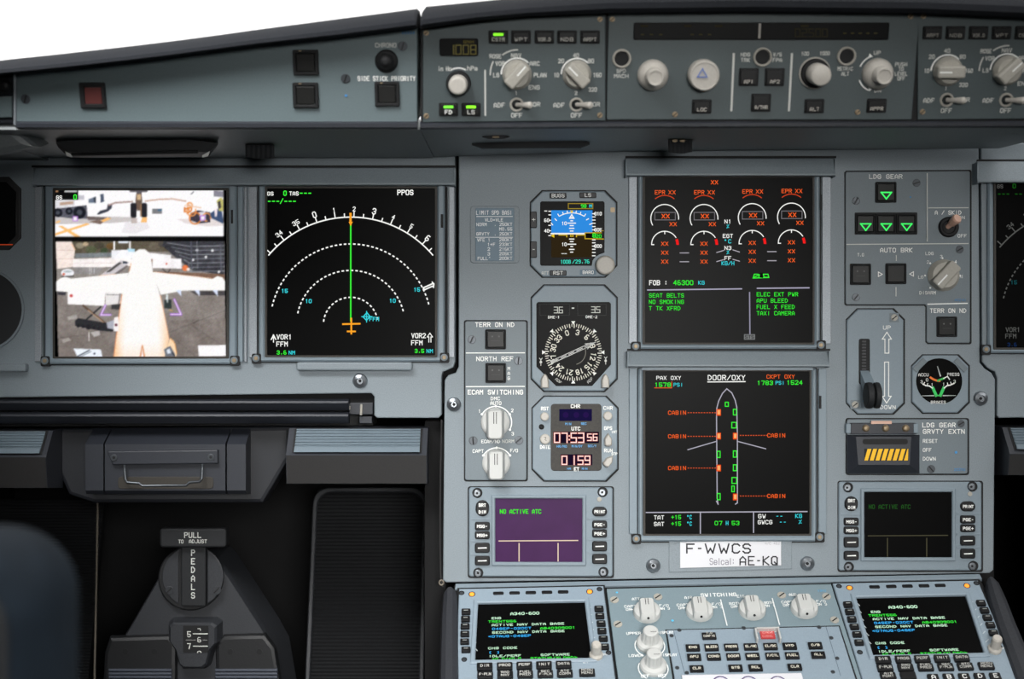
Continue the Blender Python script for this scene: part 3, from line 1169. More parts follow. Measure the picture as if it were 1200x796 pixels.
def hood_bar(label, x0, y0, x1, y1, side=(0, 0)):
    t = Thing('display_hood', label, 'display hood', MAIN, (x0 + x1) / 2, (y0 + y1) / 2, 'display hoods')
    st = []
    for k, x in ((0, x0), (1, x1)):
        a, c = t.L(x, y0, .006), t.L(x, y1, .016)
        st.append([Vector((a.x, a.y, 0)), Vector((a.x, a.y, .004)), Vector((a.x, a.y - .0012, .008)), Vector((c.x, c.y + .002, .0165)), Vector((c.x, c.y + .0006, .0165)), Vector((c.x, c.y, .0155)), Vector((c.x, c.y + .001, 0))])
    b = MB(t, 'panel_grey')
    b.loft(st)
    b.build('bar')
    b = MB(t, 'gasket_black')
    b.box(x0 - 1, y0 - 2.2, x1 + 1, y0 + .4, 0, .0012)  # black strip standing in for the shade in the groove above the bar
    b.build('shade_strip')
    e = MB(t, 'panel_grey')
    for x, s_ in ((x0, 1), (x1, -1)):
        e.box(x - .8, y0 + 1, x + .8, y1 + 1, 0, .0155, .5, .001)
    e.build('end_cap')
    return t


hood_bar('long grey hood bar over both captain displays', 38, 196, 533, 217)
hood_bar('grey hood bar over the upper engine display', 734, 185, 979, 206)
hood_bar('grey hood bar between the engine and door displays', 736, 411, 972, 430)
hood_bar('grey hood bar over the display at the right picture edge', 1146, 189, 1300, 214)


def display(label, outer, scr, rails, screws, y_top, y_bot):
    t = Thing('display_unit', label, 'display', MAIN, (scr[0] + scr[2]) / 2, (scr[1] + scr[3]) / 2, 'square cockpit displays')
    ox0, oy0, ox1, oy1 = outer
    x0, y0, x1, y1 = scr
    b = MB(t, 'gasket_black')
    b.box(ox0 - 1.2, oy0 - 1, ox1 + 1.2, oy1 + 1.2, 0, .0008, 2)
    b.build('gasket')
    b = MB(t, 'bezel_grey')
    b.frame(ox0, oy0, ox1, oy1, x0 - 3, y0 - 3, x1 + 3, y1 + 2.5, .0006, .005, 2, 1.5, .0016, .0012)
    b.build('bezel')
    b = MB(t, 'foot_brown')
    b.frame(x0 - 3.2, y0 - 3.2, x1 + 3.2, y1 + 2.7, x0, y0, x1, y1, .001, .0032, 1.5, 1, .0004)
    b.build('screen_rim')
    b = MB(t, 'screen_black')
    b.box(x0 - .6, y0 - .6, x1 + .6, y1 + .6, .0008, .0018, 1)
    sc = b.build('screen')
    for (a, c, m_) in rails:
        b = MB(t, m_)
        b.box(a, y_top, c, y_bot, 0, .0035, .8, .0012)
        b.build('side_rail')
    for (x, y) in screws:
        b = MB(t, 'gasket_black')
        b.rect(x, y, 11, 12, .001, .0053, 2)
        b.m('plate_grey').cyl(x - .5, y - .5, 4.3, .005, .0062, .0005, 20)
        b.m('brass').cyl(x - .5, y - .5, 2.3, .006, .0071, .0003, 12)
        b.build('screw')
    return t, sc


# --- camera display
t, sc = display('leftmost display showing taxi camera pictures of a parked white aircraft', (52, 216, 277, 427), (64, 223, 265, 418), [(40.5, 48.5, 'rail_silver'), (279, 284.5, 'bezel_grey'), (286, 289, 'rail_silver')], [(53, 423.5), (275, 423)], 219, 424)
b = MB(t, 'gasket_black')
b.box(270.5, 246, 273, 262, .003, .0054)
b.build('slot')
import numpy as np


class Picture:
    """the picture on the taxi camera display: painted shapes, sampled to the display's own pixels"""
    K = 3

    def __init__(s, x0, y0, x1, y1):
        s.x0, s.y0 = x0, y0
        s.w, s.h = int((x1 - x0) * s.K), int((y1 - y0) * s.K)
        s.a = np.zeros((s.h, s.w, 3), np.float32)

    def mask(s, pts):
        q = np.array([((x - s.x0) * s.K, (y - s.y0) * s.K) for x, y in pts])
        xa, ya = np.maximum(np.floor(q.min(0)).astype(int), 0)
        xb, yb = np.minimum(np.ceil(q.max(0)).astype(int) + 1, (s.w, s.h))
        if xb <= xa or yb <= ya:
            return None
        X, Y = np.meshgrid(np.arange(xa, xb) + .5, np.arange(ya, yb) + .5)
        m = np.zeros(X.shape, bool)
        for i in range(len(q)):
            (ax, ay), (bx, by) = q[i - 1], q[i]
            if ay == by:
                continue
            c = (ay > Y) != (by > Y)
            m ^= c & (X < (bx - ax) * (Y - ay) / (by - ay) + ax)
        return m, slice(ya, yb), slice(xa, xb)

    def poly(s, pts, col):
        r = s.mask(pts)
        if r:
            s.a[r[1], r[2]][r[0]] = col

    def line(s, pts, w, col):
        for a, b in zip(pts, pts[1:]):
            d = Vector((b[0] - a[0], b[1] - a[1]))
            if d.length < 1e-6:
                continue
            d.normalize()
            n = Vector((-d.y, d.x)) * max(w, .4) / 2
            e = d * w * .4
            a2, b2 = Vector(a[:2]) - e, Vector(b[:2]) + e
            s.poly([a2 - n, b2 - n, b2 + n, a2 + n], col)

    def disc(s, x, y, r, col, ry=None):
        s.poly([(x + r * math.cos(k * .314), y + (ry or r) * math.sin(k * .314)) for k in range(20)], col)

    def arc(s, x, y, r, a0, a1, w, col, seg=14):
        s.line([(x + r * math.sin(math.radians(a0 + (a1 - a0) * k / seg)), y - r * math.cos(math.radians(a0 + (a1 - a0) * k / seg))) for k in range(seg + 1)], w, col)


g = Picture(64, 223, 265, 418)


def A(pts, col):
    g.poly([(60 + x / 5.714, 215 + y / 5.714) for x, y in pts], col)


def AL(pts, w, col):
    g.line([(60 + x / 5.714, 215 + y / 5.714) for x, y in pts], w / 5.714, col)


def AD(x, y, r, col, ry=None):
    g.disc(60 + x / 5.714, 215 + y / 5.714, r / 5.714, col, ry / 5.714 if ry else None)


def Bp(pts, col):
    g.poly([(60 + x / 5.305, 275 + y / 5.305) for x, y in pts], col)


def BL(pts, w, col):
    g.line([(60 + x / 5.305, 275 + y / 5.305) for x, y in pts], w / 5.305, col)


def BD(x, y, r, col, ry=None):
    g.disc(60 + x / 5.305, 275 + y / 5.305, r / 5.305, col, ry / 5.305 if ry else None)


W_ = (255, 253, 255)
A([(28, 48), (1150, 48), (1152, 358), (28, 358)], W_)
A([(28, 225), (300, 222), (560, 228), (560, 255), (400, 268), (28, 275)], (206, 200, 200))
A([(500, 262), (640, 258), (660, 300), (560, 340), (470, 330)], (238, 234, 238))
A([(840, 240), (1150, 235), (1150, 285), (1040, 290), (900, 270)], (232, 222, 222))
A([(28, 172), (240, 148), (246, 238), (160, 240), (28, 222)], (92, 92, 104))
A([(28, 120), (160, 118), (160, 150), (28, 172)], (226, 224, 228))
A([(60, 130), (150, 122), (150, 140), (60, 150)], (190, 160, 140))
for x, y, r in ((192, 196, 42), (48, 198, 30), (122, 188, 24)):
    AD(x, y, r, (30, 32, 40))
    AD(x, y, r * .45, (74, 78, 88))
A([(235, 222), (400, 232), (390, 245), (250, 248)], (112, 100, 98))
A([(182, 82), (222, 82), (222, 112), (182, 112)], (196, 194, 204))
A([(252, 108), (300, 92), (302, 134), (252, 134)], (112, 124, 142))
A([(284, 96), (300, 92), (302, 134), (290, 134)], (54, 60, 74))
A([(330, 76), (352, 72), (356, 124), (332, 132)], (86, 96, 116))
A([(308, 208), (328, 186), (374, 174), (380, 142), (410, 138), (406, 168), (382, 190), (318, 212)], (64, 66, 78))
AL([(388, 148), (430, 132), (545, 124)], 11, (176, 152, 146))
AL([(630, 121), (720, 110), (810, 106), (900, 122)], 9, (206, 170, 152))
A([(520, 48), (650, 48), (640, 60), (606, 62), (606, 78), (572, 78), (572, 62), (530, 60)], (96, 92, 98))
A([(570, 70), (604, 70), (610, 120), (600, 185), (574, 185), (564, 118)], (112, 92, 80))
A([(576, 76), (600, 76), (600, 112), (576, 112)], (216, 184, 144))
for x0, x1 in ((532, 572), (604, 641)):
    A([(x0, 142), (x0 + 8, 133), (x1 - 8, 133), (x1, 142), (x1, 222), (x1 - 8, 232), (x0 + 8, 232), (x0, 222)], (40, 40, 46))
A([(596, 140), (606, 140), (606, 225), (596, 225)], (150, 116, 88))
A([(610, 228), (642, 228), (640, 262), (600, 262)], (250, 190, 120))
A([(535, 232), (576, 232), (576, 268), (535, 268)], (196, 184, 180))
A([(676, 172), (740, 172), (740, 206), (676, 206)], (128, 128, 132))
A([(712, 176), (740, 176), (740, 186), (712, 186)], (70, 110, 140))
for p in (((48, 285), (75, 285), (200, 358), (160, 358)), ((28, 352), (30, 335), (240, 268), (262, 276)), ((318, 258), (378, 230), (404, 238), (350, 262)), ((28, 262), (60, 248), (60, 262), (40, 268))):
    A(p, (255, 194, 118))
A([(255, 258), (325, 245), (350, 262), (330, 276)], (126, 106, 96))
A([(932, 200), (980, 182), (1062, 196), (1062, 262), (990, 270), (932, 250)], (66, 60, 72))
A([(985, 195), (1030, 190), (1034, 250), (1000, 256)], (226, 222, 230))
for cx, cy, r, a in ((915, 172, 24, 0), (938, 190, 30, 1), (962, 235, 38, 2), (1040, 228, 26, 3), (906, 186, 16, 4), (925, 150, 18, 5)):
    g.arc(60 + cx / 5.714, 215 + cy / 5.714, r / 5.714, a * 60, a * 60 + 290, 1.5, ((226, 130, 64), (240, 158, 92))[a % 2])
AL([(895, 150), (1000, 165)], 8, (240, 200, 170))
A([(1085, 50), (1148, 55), (1148, 95), (1085, 90)], (140, 138, 150))
A([(1060, 205), (1110, 170), (1140, 190), (1148, 240), (1148, 272), (1070, 235)], (66, 84, 118))
A([(1105, 120), (1135, 95), (1148, 115), (1148, 188), (1120, 186)], (196, 190, 110))
A([(1112, 128), (1130, 118), (1136, 165), (1118, 175)], (70, 66, 70))
A([(1090, 170), (1112, 170), (1106, 225), (1094, 225)], (250, 236, 240))
for x, y in ((163, 238), (1012, 233)):
    A([(x - 17, y - 17), (x + 17, y - 17), (x + 17, y + 17), (x - 17, y + 17)], (190, 130, 225))
    A([(x - 11, y - 11), (x + 11, y - 11), (x + 11, y + 11), (x - 11, y + 11)], W_)
AL([(935, 75), (952, 58)], 5, (90, 90, 100))
A([(22, 46), (182, 46), (182, 112), (22, 112)], (14, 15, 15))
AL([(95, 56), (172, 56)], 8, (236, 236, 236))
A([(32, 50), (50, 50), (50, 60), (32, 60)], (206, 150, 110))
# lower camera picture
Bp([(30, 42), (1074, 42), (1084, 762), (48, 762)], (150, 143, 138))
Bp([(40, 380), (1078, 350), (1084, 762), (48, 762)], (140, 132, 127))
Bp([(40, 560), (1082, 520), (1084, 762), (48, 762)], (131, 122, 117))
Bp([(130, 42), (1070, 42), (1070, 110), (560, 108), (140, 150)], (96, 88, 74))
for x, y, r, c_ in ((180, 70, 26, (150, 140, 120)), (250, 95, 34, (84, 90, 66)), (215, 60, 18, (190, 170, 140)), (300, 70, 30, (78, 74, 62)), (370, 72, 28, (112, 88, 58)), (460, 76, 30, (92, 84, 72)), (330, 100, 24, (70, 82, 60)), (640, 72, 34, (112, 104, 90)), (690, 60, 26, (84, 78, 74))):
    BD(x, y, r, c_, r * .7)
Bp([(150, 118), (375, 112), (375, 138), (150, 146)], (128, 134, 138))
Bp([(700, 42), (1072, 42), (1076, 250), (880, 225), (780, 150), (690, 70)], (62, 62, 68))
for k in range(7):
    yy = 66 + k * 26
    BL([(720 + k * 26, yy - 14), (860, yy + 8), (1072, yy + 4)], 6, (110, 112, 122) if k % 2 else (132, 134, 142))
for x, y in ((880, 158), (905, 98), (960, 140), (1040, 232), (1000, 100)):
    BD(x, y, 8, (236, 236, 240))
BL([(868, 42), (872, 215)], 8, (92, 94, 104))
BL([(905, 42), (908, 210)], 5, (126, 128, 138))
BL([(1050, 60), (1054, 225)], 6, (96, 98, 108))
Bp([(620, 228), (1076, 246), (1076, 284), (760, 262), (630, 250)], (128, 98, 82))
Bp([(30, 44), (128, 44), (150, 90), (140, 200), (40, 214)], (246, 230, 222))
BL([(128, 60), (150, 95)], 6, (250, 200, 160))
BL([(40, 96), (140, 100)], 3, (214, 190, 180))
BL([(40, 150), (140, 150)], 3, (214, 190, 180))
Bp([(138, 152), (430, 144), (500, 150), (500, 196), (300, 204), (138, 204)], (255, 248, 246))
BL([(140, 180), (400, 176)], 3, (226, 208, 206))
Bp([(150, 206), (320, 206), (300, 246), (150, 246)], (150, 146, 146))
for x in (240, 252, 266):
    BL([(x, 206), (x + 2, 246)], 3, (226, 226, 230))
Bp([(388, 42), (398, 42), (398, 95), (388, 95)], W_)
Bp([(484, 42), (496, 42), (496, 95), (484, 95)], W_)
Bp([(415, 42), (484, 42), (478, 54), (420, 54)], (238, 244, 255))
Bp([(375, 98), (520, 94), (520, 148), (375, 150)], (250, 250, 255))
Bp([(472, 88), (520, 90), (520, 108), (480, 108)], (186, 226, 244))
Bp([(590, 112), (745, 128), (742, 152), (660, 172), (610, 150)], (250, 248, 250))
Bp([(618, 152), (668, 150), (668, 178), (628, 176)], (150, 120, 100))
Bp([(630, 148), (808, 150), (810, 212), (630, 208)], (255, 250, 252))
BD(716, 182, 6, (220, 90, 70))
BL([(690, 212), (722, 242), (740, 214)], 5, (70, 66, 66))
BD(832, 208, 19, (240, 130, 80))
BD(850, 216, 10, (255, 236, 226))
Bp([(308, 252), (436, 160), (486, 172), (440, 220), (380, 252)], (206, 200, 204))
Bp([(340, 236), (424, 172), (440, 176), (366, 232)], (82, 78, 78))
Bp([(446, 166), (474, 168), (474, 180), (446, 180)], (54, 60, 74))
Bp([(380, 252), (470, 190), (480, 196), (410, 252)], (120, 112, 112))
BD(104, 238, 41, (250, 250, 255), 24)
BD(104, 230, 26, (186, 196, 200), 7)
BD(80, 246, 8, (210, 110, 90))
BL([(70, 262), (140, 258)], 7, (74, 72, 72))
# ground joints
for p in ([(700, 620), (1080, 470)], [(1080, 700), (840, 540)], [(760, 640), (900, 760)], [(60, 640), (380, 600)]):
    BL(p, 3, (104, 96, 94))
BL([(880, 552), (915, 530)], 4, (84, 76, 74))
Bp([(100, 510), (160, 495), (165, 520), (110, 530)], (176, 170, 166))
Bp([(860, 350), (1078, 350), (1078, 378), (900, 376)], (80, 76, 78))
Bp([(40, 352), (96, 356), (90, 378), (44, 374)], (70, 68, 74))
# rough wet ground: mottled, as the camera sees it
rng = np.random.RandomState(4)


def mottle(n):
    q = rng.rand(g.h // n + 3, g.w // n + 3)
    yy, xx = np.arange(g.h) / n, np.arange(g.w) / n
    y0, x0 = yy.astype(int), xx.astype(int)
    fy, fx = (yy - y0)[:, None], (xx - x0)[None, :]
    q0, q1 = q[y0], q[y0 + 1]
    return (q0[:, x0] * (1 - fx) + q0[:, x0 + 1] * fx) * (1 - fy) + (q1[:, x0] * (1 - fx) + q1[:, x0 + 1] * fx) * fy


mo = (mottle(40) - .5) * 22 + (mottle(9) - .5) * 16 + (mottle(4) - .5) * 10
yb_ = int((288 - 223) * g.K)
g.a[yb_:] += mo[yb_:, :, None]
# aircraft
BODY = (255, 253, 251)
Bp([(480, 238), (400, 246), (300, 256), (125, 274), (90, 262), (58, 272), (34, 292), (34, 352), (105, 356), (300, 362), (446, 368)], BODY)
Bp([(626, 232), (700, 240), (770, 244), (1000, 276), (1030, 258), (1062, 266), (1078, 290), (1078, 347), (930, 346), (820, 348), (680, 374)], BODY)
BL([(640, 232), (780, 248), (1000, 272)], 3, (250, 196, 160))
BL([(400, 246), (300, 256)], 3, (250, 196, 160))
Bp([(484, 230), (492, 196), (502, 150), (516, 112), (545, 92), (582, 92), (610, 114), (622, 160), (632, 235), (674, 372), (722, 590), (732, 650), (704, 762), (388, 762), (402, 660), (424, 500), (444, 360)], BODY)
r_ = g.mask([(60 + x / 5.305, 275 + y / 5.305) for x, y in ((444, 360), (674, 372), (722, 590), (732, 650), (704, 762), (388, 762), (402, 660), (424, 500))])
yy_, xx_ = np.mgrid[r_[1], r_[2]]
X_ = (xx_ / g.K + g.x0 - 60) * 5.305
Y_ = (yy_ / g.K + g.y0 - 275) * 5.305
cx_ = 560
hw_ = 120 + (Y_ - 370) * .14
e_ = np.clip((np.abs(X_ - cx_) / hw_ - .6) / .4, 0, 1)
wgt = .8 * np.clip(e_ ** 1.4 * np.clip((Y_ - 400) / 320, .05, 1) + .3 * np.clip((Y_ - 660) / 100, 0, 1), 0, 1) * r_[0]
g.a[r_[1], r_[2]] = g.a[r_[1], r_[2]] * (1 - wgt[..., None]) + np.array((255, 196, 140), np.float32) * wgt[..., None]
BL([(496, 180), (486, 228)], 4, (240, 160, 110))
BL([(440, 372), (404, 640), (390, 758)], 5, (236, 152, 106))
BL([(678, 376), (724, 600), (732, 650)], 4, (244, 178, 134))
Bp([(548, 762), (563, 684), (570, 684), (586, 762)], (226, 158, 116))
Bp([(560, 762), (566, 700), (574, 762)], W_)
for x in (794, 908, 1020):
    Bp([(x - 20, 345), (x + 12, 345), (x + 14, 384)], (222, 232, 255))
Bp([(714, 370), (724, 370), (728, 440), (712, 440)], (226, 240, 244))
Bp([(702, 405), (746, 402), (748, 460), (702, 458)], (54, 62, 62))
BL([(720, 380), (722, 420)], 6, (240, 246, 246))
BL([(735, 466), (752, 474)], 4, (240, 180, 90))
Bp([(375, 434), (432, 432), (424, 466), (374, 462)], (62, 62, 64))
# cargo loader
Bp([(104, 352), (340, 350), (332, 442), (104, 432)], (255, 252, 252))
BD(127, 380, 10, (206, 80, 80))
Bp([(340, 358), (436, 366), (430, 428), (338, 440)], (236, 232, 232))
BL([(345, 372), (430, 376)], 4, (130, 128, 128))
BL([(430, 368), (420, 428)], 7, (120, 112, 110))
BL([(200, 440), (345, 556)], 12, (96, 74, 60))
BL([(310, 448), (212, 534)], 9, (44, 44, 48))
BL([(232, 470), (330, 548)], 5, (206, 170, 140))
Bp([(150, 534), (170, 518), (345, 548), (392, 556), (388, 602), (300, 596), (150, 566)], (48, 48, 52))
Bp([(345, 545), (392, 530), (396, 590), (350, 580)], (176, 178, 190))
for x in (170, 200, 232, 268, 300):
    BD(x, 566 + (x - 170) * .12, 16 if x == 232 else 11, (40, 40, 44))
Bp([(392, 515), (418, 508), (420, 600), (388, 598)], (250, 244, 244))
BD(404, 560, 9, (110, 60, 70))
BL([(235, 605), (238, 660)], 5, (236, 232, 230))
Bp([(246, 606), (300, 596), (306, 622), (268, 636)], (186, 180, 178))
Bp([(66, 650), (110, 640), (130, 655), (76, 672)], (166, 158, 154))
# purple corner marks
for p in ([(338, 440), (310, 498), (370, 498)], [(764, 402), (806, 495), (742, 495)]):
    BL(p, 13, (150, 80, 206))
    BL(p, 7, (246, 228, 255))
# bottom plates and tail parts
Bp([(140, 706), (310, 712), (320, 760), (168, 764)], (240, 246, 255))
BL([(165, 756), (240, 716)], 6, (54, 60, 70))
BL([(180, 760), (250, 724)], 4, (110, 120, 130))
BD(270, 738, 6, (54, 60, 80))
Bp([(738, 640), (762, 660), (780, 730), (776, 758), (740, 748), (722, 690)], (255, 220, 180))
BL([(740, 642), (768, 676), (780, 740)], 4, (240, 160, 90))
Bp([(700, 712), (740, 690), (768, 740), (770, 756), (710, 752)], (110, 116, 126))
Bp([(715, 716), (735, 706), (745, 735), (722, 740)], (222, 230, 240))
BL([(752, 730), (766, 752)], 6, (40, 42, 48))
Bp([(910, 686), (1084, 685), (1085, 752), (916, 756)], W_)
A([(22, 358), (1155, 356), (1155, 388), (22, 390)], (13, 13, 14))
# resample to the display's pixels, soften slightly and build the picture as one flat mesh on the screen
px_ = g.a[:g.h // 3 * 3, :g.w // 3 * 3].reshape(g.h // 3, 3, g.w // 3, 3, 3).mean((1, 3))
pd = np.pad(px_, ((1, 1), (1, 1), (0, 0)), 'edge')
px_ = px_ * .5 + (pd[:-2, 1:-1] + pd[2:, 1:-1] + pd[1:-1, :-2] + pd[1:-1, 2:]) * .125
px_ += rng.randn(*px_.shape[:2])[..., None] * 3 + rng.randn(*px_.shape) * 2
lv = np.clip(px_, 0, 255) / 255
lv = np.where(lv <= .04045, lv / 12.92, ((lv + .055) / 1.055) ** 2.4)
H_, W2 = lv.shape[:2]
p00, p11 = t.L(64, 223, .0019), t.L(265, 418, .0019)
gx = np.linspace(p00.x, p11.x, W2)
gy = np.linspace(p00.y, p11.y, H_)
vs = np.stack(np.broadcast_arrays(gx[None, :], gy[:, None], np.float64(.0019)), -1).reshape(-1, 3)
idx = np.arange(H_ * W2).reshape(H_, W2)
fs = np.stack((idx[1:, :-1], idx[1:, 1:], idx[:-1, 1:], idx[:-1, :-1]), -1).reshape(-1, 4)
me = bpy.data.meshes.new('camera_picture')
me.from_pydata(vs.tolist(), [], fs.tolist())
at_ = me.color_attributes.new('Col', 'FLOAT_COLOR', 'POINT')
at_.data.foreach_set('color', np.concatenate((lv, np.ones((H_, W2, 1))), -1).astype(np.float32).ravel())
me.materials.append(MATS['screen_light'])
pic = bpy.data.objects.new('camera_picture', me)
COL.objects.link(pic)
pic.parent = sc
g = G(t, .00192, True)
g.text('GS', 69.3, 231.5, 4.6, 7, WHITE)
g.text('0', 88, 231, 6.2, 4, GREEN, .2)
g.build('symbology', sc)

# --- navigation display
t, sc = display('captain map display with dashed range arcs and PPOS legend', (303, 216, 521, 424), (313, 221, 509.5, 416.5), [(291.5, 301, 'rail_silver'), (522.5, 524.5, 'gasket_black'), (526, 532.5, 'rail_silver')], [(300.5, 420.5), (521, 419.5)], 219, 419)
b = MB(t, 'gasket_black')
b.box(516.5, 251, 519.5, 267, .003, .0054)
b.build('slot')


def map_marks(t, sc, ox, oy, k, sub=True):
    """ox, oy: place of the aircraft symbol; k: brightness"""
    def D(c):
        return tuple(int(v * k) for v in c)
    g = G(t, .0019, True, 2e-6)
    R0 = 126
    g.arc(ox, oy, R0, -50, 50, 1.5, D(WHITE), 60)
    for i, n in enumerate(['', '34', '35', '0', '1', '2', '3', '4', '5', '6', '']):
        ang = -48.3 + i * 10
        g.ray(ox, oy, R0, R0 + 7, ang, 1.3, D(WHITE))
        g.ray(ox, oy, R0, R0 + 4.5, ang + 5, 1.3, D(WHITE))
        if n:
            a = math.radians(ang)
            h = 7.5 if n in '036' else 5.4
            g.text(n, ox + math.sin(a) * (R0 + 9.6), oy - math.cos(a) * (R0 + 9.6), h, h * .62 if len(n) == 1 else 8.5, D(WHITE), .17, rot=ang)
    for r, a in ((94.5, 77), (63.5, 78), (32, 84)):
        g.arc(ox, oy, r, -a, a, 1.6, D(WHITE), int(a / 180 * math.pi * 2 * r / 5.4), .55)
    return g, D


g, D = map_marks(t, sc, 411, 380.5, 1.0)
g.line([(411, 252), (411, 376)], 1.6, GREEN)
g.rect(410.8, 255, 2.6, 11, AMBER)
g.poly([(408.5, 260), (413.5, 260), (411, 265)], AMBER)
g.line([(402, 380), (421.5, 379.5)], 2, AMBER)
g.line([(411.7, 373.5), (411.7, 391)], 2, AMBER)
g.line([(407.5, 388.5), (416, 388.5)], 2, AMBER)
for n, x, y in (('15', 333.5, 341), ('10', 361.5, 353), ('15', 488.5, 339.5), ('10', 460, 352.5)):
    g.text(n, x, y, 4.8, 7.5, CYAN, .2)
g.line([(425.5, 371.5), (430, 366.5), (433.5, 371), (429.5, 375.5), (425.5, 371.5)], 1.2, CYAN)
g.line([(424, 371.2), (436, 371.2)], 1, CYAN)
g.line([(429.6, 365), (429.6, 377.5)], 1, CYAN)
g.text('FFM', 438.5, 374, 5, 11.5, CYAN, .2)
g.poly([(495, 337), (506, 332), (506, 329.5), (509.3, 332.5), (508.5, 338), (506.5, 336.5), (496.5, 341)], WHITE)
g.line([(498, 338), (507, 334)], 1, (20, 20, 20))
g.text('GS', 316.8, 227, 4.6, 7.5, WHITE, .18)
g.text('0', 334, 226.5, 6, 4, GREEN, .2)
g.text('TAS', 344.5, 226.8, 4.8, 11, WHITE, .18)
for x in (353, 358, 363):
    g.rect(x, 226.5, 3.4, 1.3, GREEN)
for x in (315.5, 320.5, 325.5, 335, 340, 345):
    g.rect(x, 236, 3.4, 1.3, GREEN)
g.line([(328.5, 238.5), (331.5, 233)], 1.1, GREEN)
g.text('PPOS', 475, 225.6, 6.4, 19, WHITE, .19)
g.line([(320.5, 401), (320.5, 394.5), (317.8, 398), (320.5, 392.5), (323.4, 398), (320.8, 395)], 1.1, WHITE)
g.text('VOR1', 333, 395, 6, 18, WHITE, .18)
g.text('FFM', 330.5, 403.3, 6, 13.5, WHITE, .18)
g.text('3.6', 330, 413.3, 4.8, 11.5, GREEN, .2)
g.text('NM', 342, 413.4, 4.6, 7.5, CYAN, .18)
g.text('VOR2', 490.5, 393.5, 6, 17, WHITE, .18)
g.text('FFM', 488.5, 401.8, 6, 13.5, WHITE, .18)
g.line([(502.6, 401), (502.6, 395), (500.8, 395), (503.8, 390.5), (506.8, 395), (505, 395), (505, 401)], 1, WHITE)
g.text('3.5', 491.5, 411.4, 4.8, 11, GREEN, .2)
g.text('NM', 503.5, 411.5, 4.6, 7.5, CYAN, .18)
g.build('symbology', sc)

# --- engine display
t, sc = display('upper engine warning display with orange XX readings and fuel memo', (748, 203, 961, 409), (756, 208.5, 952, 401.5), [(737, 746.5, 'rail_silver'), (963.5, 974, 'rail_silver')], [(745.5, 406.5), (962.5, 405)], 207, 403)
b = MB(t, 'gasket_black')
b.box(961, 228, 963, 246, .003, .0054)
b.build('slot')
g = G(t, .0019, True, 2e-6)
for i, (cx, dy) in enumerate(((779, 0), (825, 0), (881.5, -1), (927.5, -1.6))):
    g.text('EPR', cx - 5.6, 225.5 + dy, 5, 12, ORANGE, .16)
    g.text('XX', cx + 8.5, 225.5 + dy, 5, 8.5, ORANGE, .16)
    g.arc(cx, 246.6 + dy, 17.5, -40, 40, 1.0, (205, 66, 32), 10)
    g.arc(cx, 256 + dy, 16.3, -120, 95, 1.1, WHITE, 28)
    g.outline(cx - 11.6, 249 + dy, cx + 12.4, 257.8 + dy, 1, (110, 108, 112))
    g.text('XX', cx + 1, 253.4 + dy, 5.4, 9.5, ORANGE, .2)
    g.text('XX', cx + 9.8, 262.8 + dy, 4.8, 8.5, ORANGE, .18)
    g.arc(cx, 286.5 + dy, 15.4, -90, 60, 1.1, WHITE, 22)
    g.arc(cx, 286.5 + dy, 15, 66, 92, 3.2, (235, 30, 30), 6)
    g.line([(cx - 15.4, 286.8 + dy), (cx - 12.8, 286.8 + dy)], 1.1, WHITE)
    g.line([(cx, 271.5 + dy), (cx, 274 + dy)], 1.1, WHITE)
    for y in (285.7, 296.2, 306.7):
        g.text('XX', cx, y + dy, 4.8, 8.5, ORANGE, .18)
g.text('XX', 837.3, 213.7, 5, 8.5, ORANGE, .18)
for n, y, c_ in (('N1', 259.7, WHITE), ('%', 265.3, CYAN), ('EGT', 276.6, WHITE), ('^C', 282.9, CYAN), ('N3', 290.7, WHITE), ('%', 295.7, CYAN), ('FF', 302.6, WHITE), ('KG/H', 308.6, CYAN)):
    g.text(n, 853, y, 4.8, {1: 3, 2: 8, 3: 12, 4: 15}[len(n)], c_, .17)
for p in (((797, 296.5), (807, 296.5)), ((797, 306.8), (807, 306.8)), ((899.5, 295), (909.5, 295)), ((899.5, 305.6), (909.5, 305.6)), ((840, 296), (848, 293.6)), ((859, 293), (866.5, 295.4)), ((840, 306.6), (848, 304.4)), ((859, 304), (866.5, 306.2))):
    g.line(p, 1, (176, 172, 182))
g.text('FOB :', 771.5, 331.4, 6, 21.5, WHITE, .17)
g.text('46300', 800.7, 331.4, 5.8, 23.5, GREEN, .17)
g.text('KG', 822, 331.4, 4.6, 7.5, CYAN, .17)
g.line([(759, 340), (869, 338.6)], 1.4, (172, 168, 190))
g.line([(887.5, 338), (948, 337.4)], 1.4, (172, 168, 190))
g.line([(878.4, 343), (878.8, 391)], 1.4, (150, 148, 168))
for i, n in enumerate(('SEAT BELTS', 'NO SMOKING', 'T TK XFRD')):
    g.text(n, 760.8, 346.4 + i * 7.5, 4.9, len(n) * 4.1, GREEN, .15, 'l')
for i, n in enumerate(('ELEC EXT PWR', 'APU BLEED', 'FUEL X FEED', 'TAXI CAMERA')):
    g.text(n, 887, 345 + i * 7.4, 4.9, len(n) * 4.05, GREEN, .15, 'l')
g.line([(882.5, 326), (884, 321.5), (900, 321.5), (901, 325.3), (882.5, 326)], 1.1, GREEN)
g.poly([(889, 320), (894, 320), (894, 326), (889, 325)], (13, 13, 14))
g.line([(884, 325), (890, 322), (889, 325.6)], 1, GREEN)
g.line([(894.5, 322), (895.5, 325), (900, 325)], 1, GREEN)
g.rect(878.3, 395, 13, 6.4, (120, 122, 122))
g.text('STS', 878.3, 395, 4.4, 10.5, (12, 12, 12), .18)
g.build('symbology', sc)

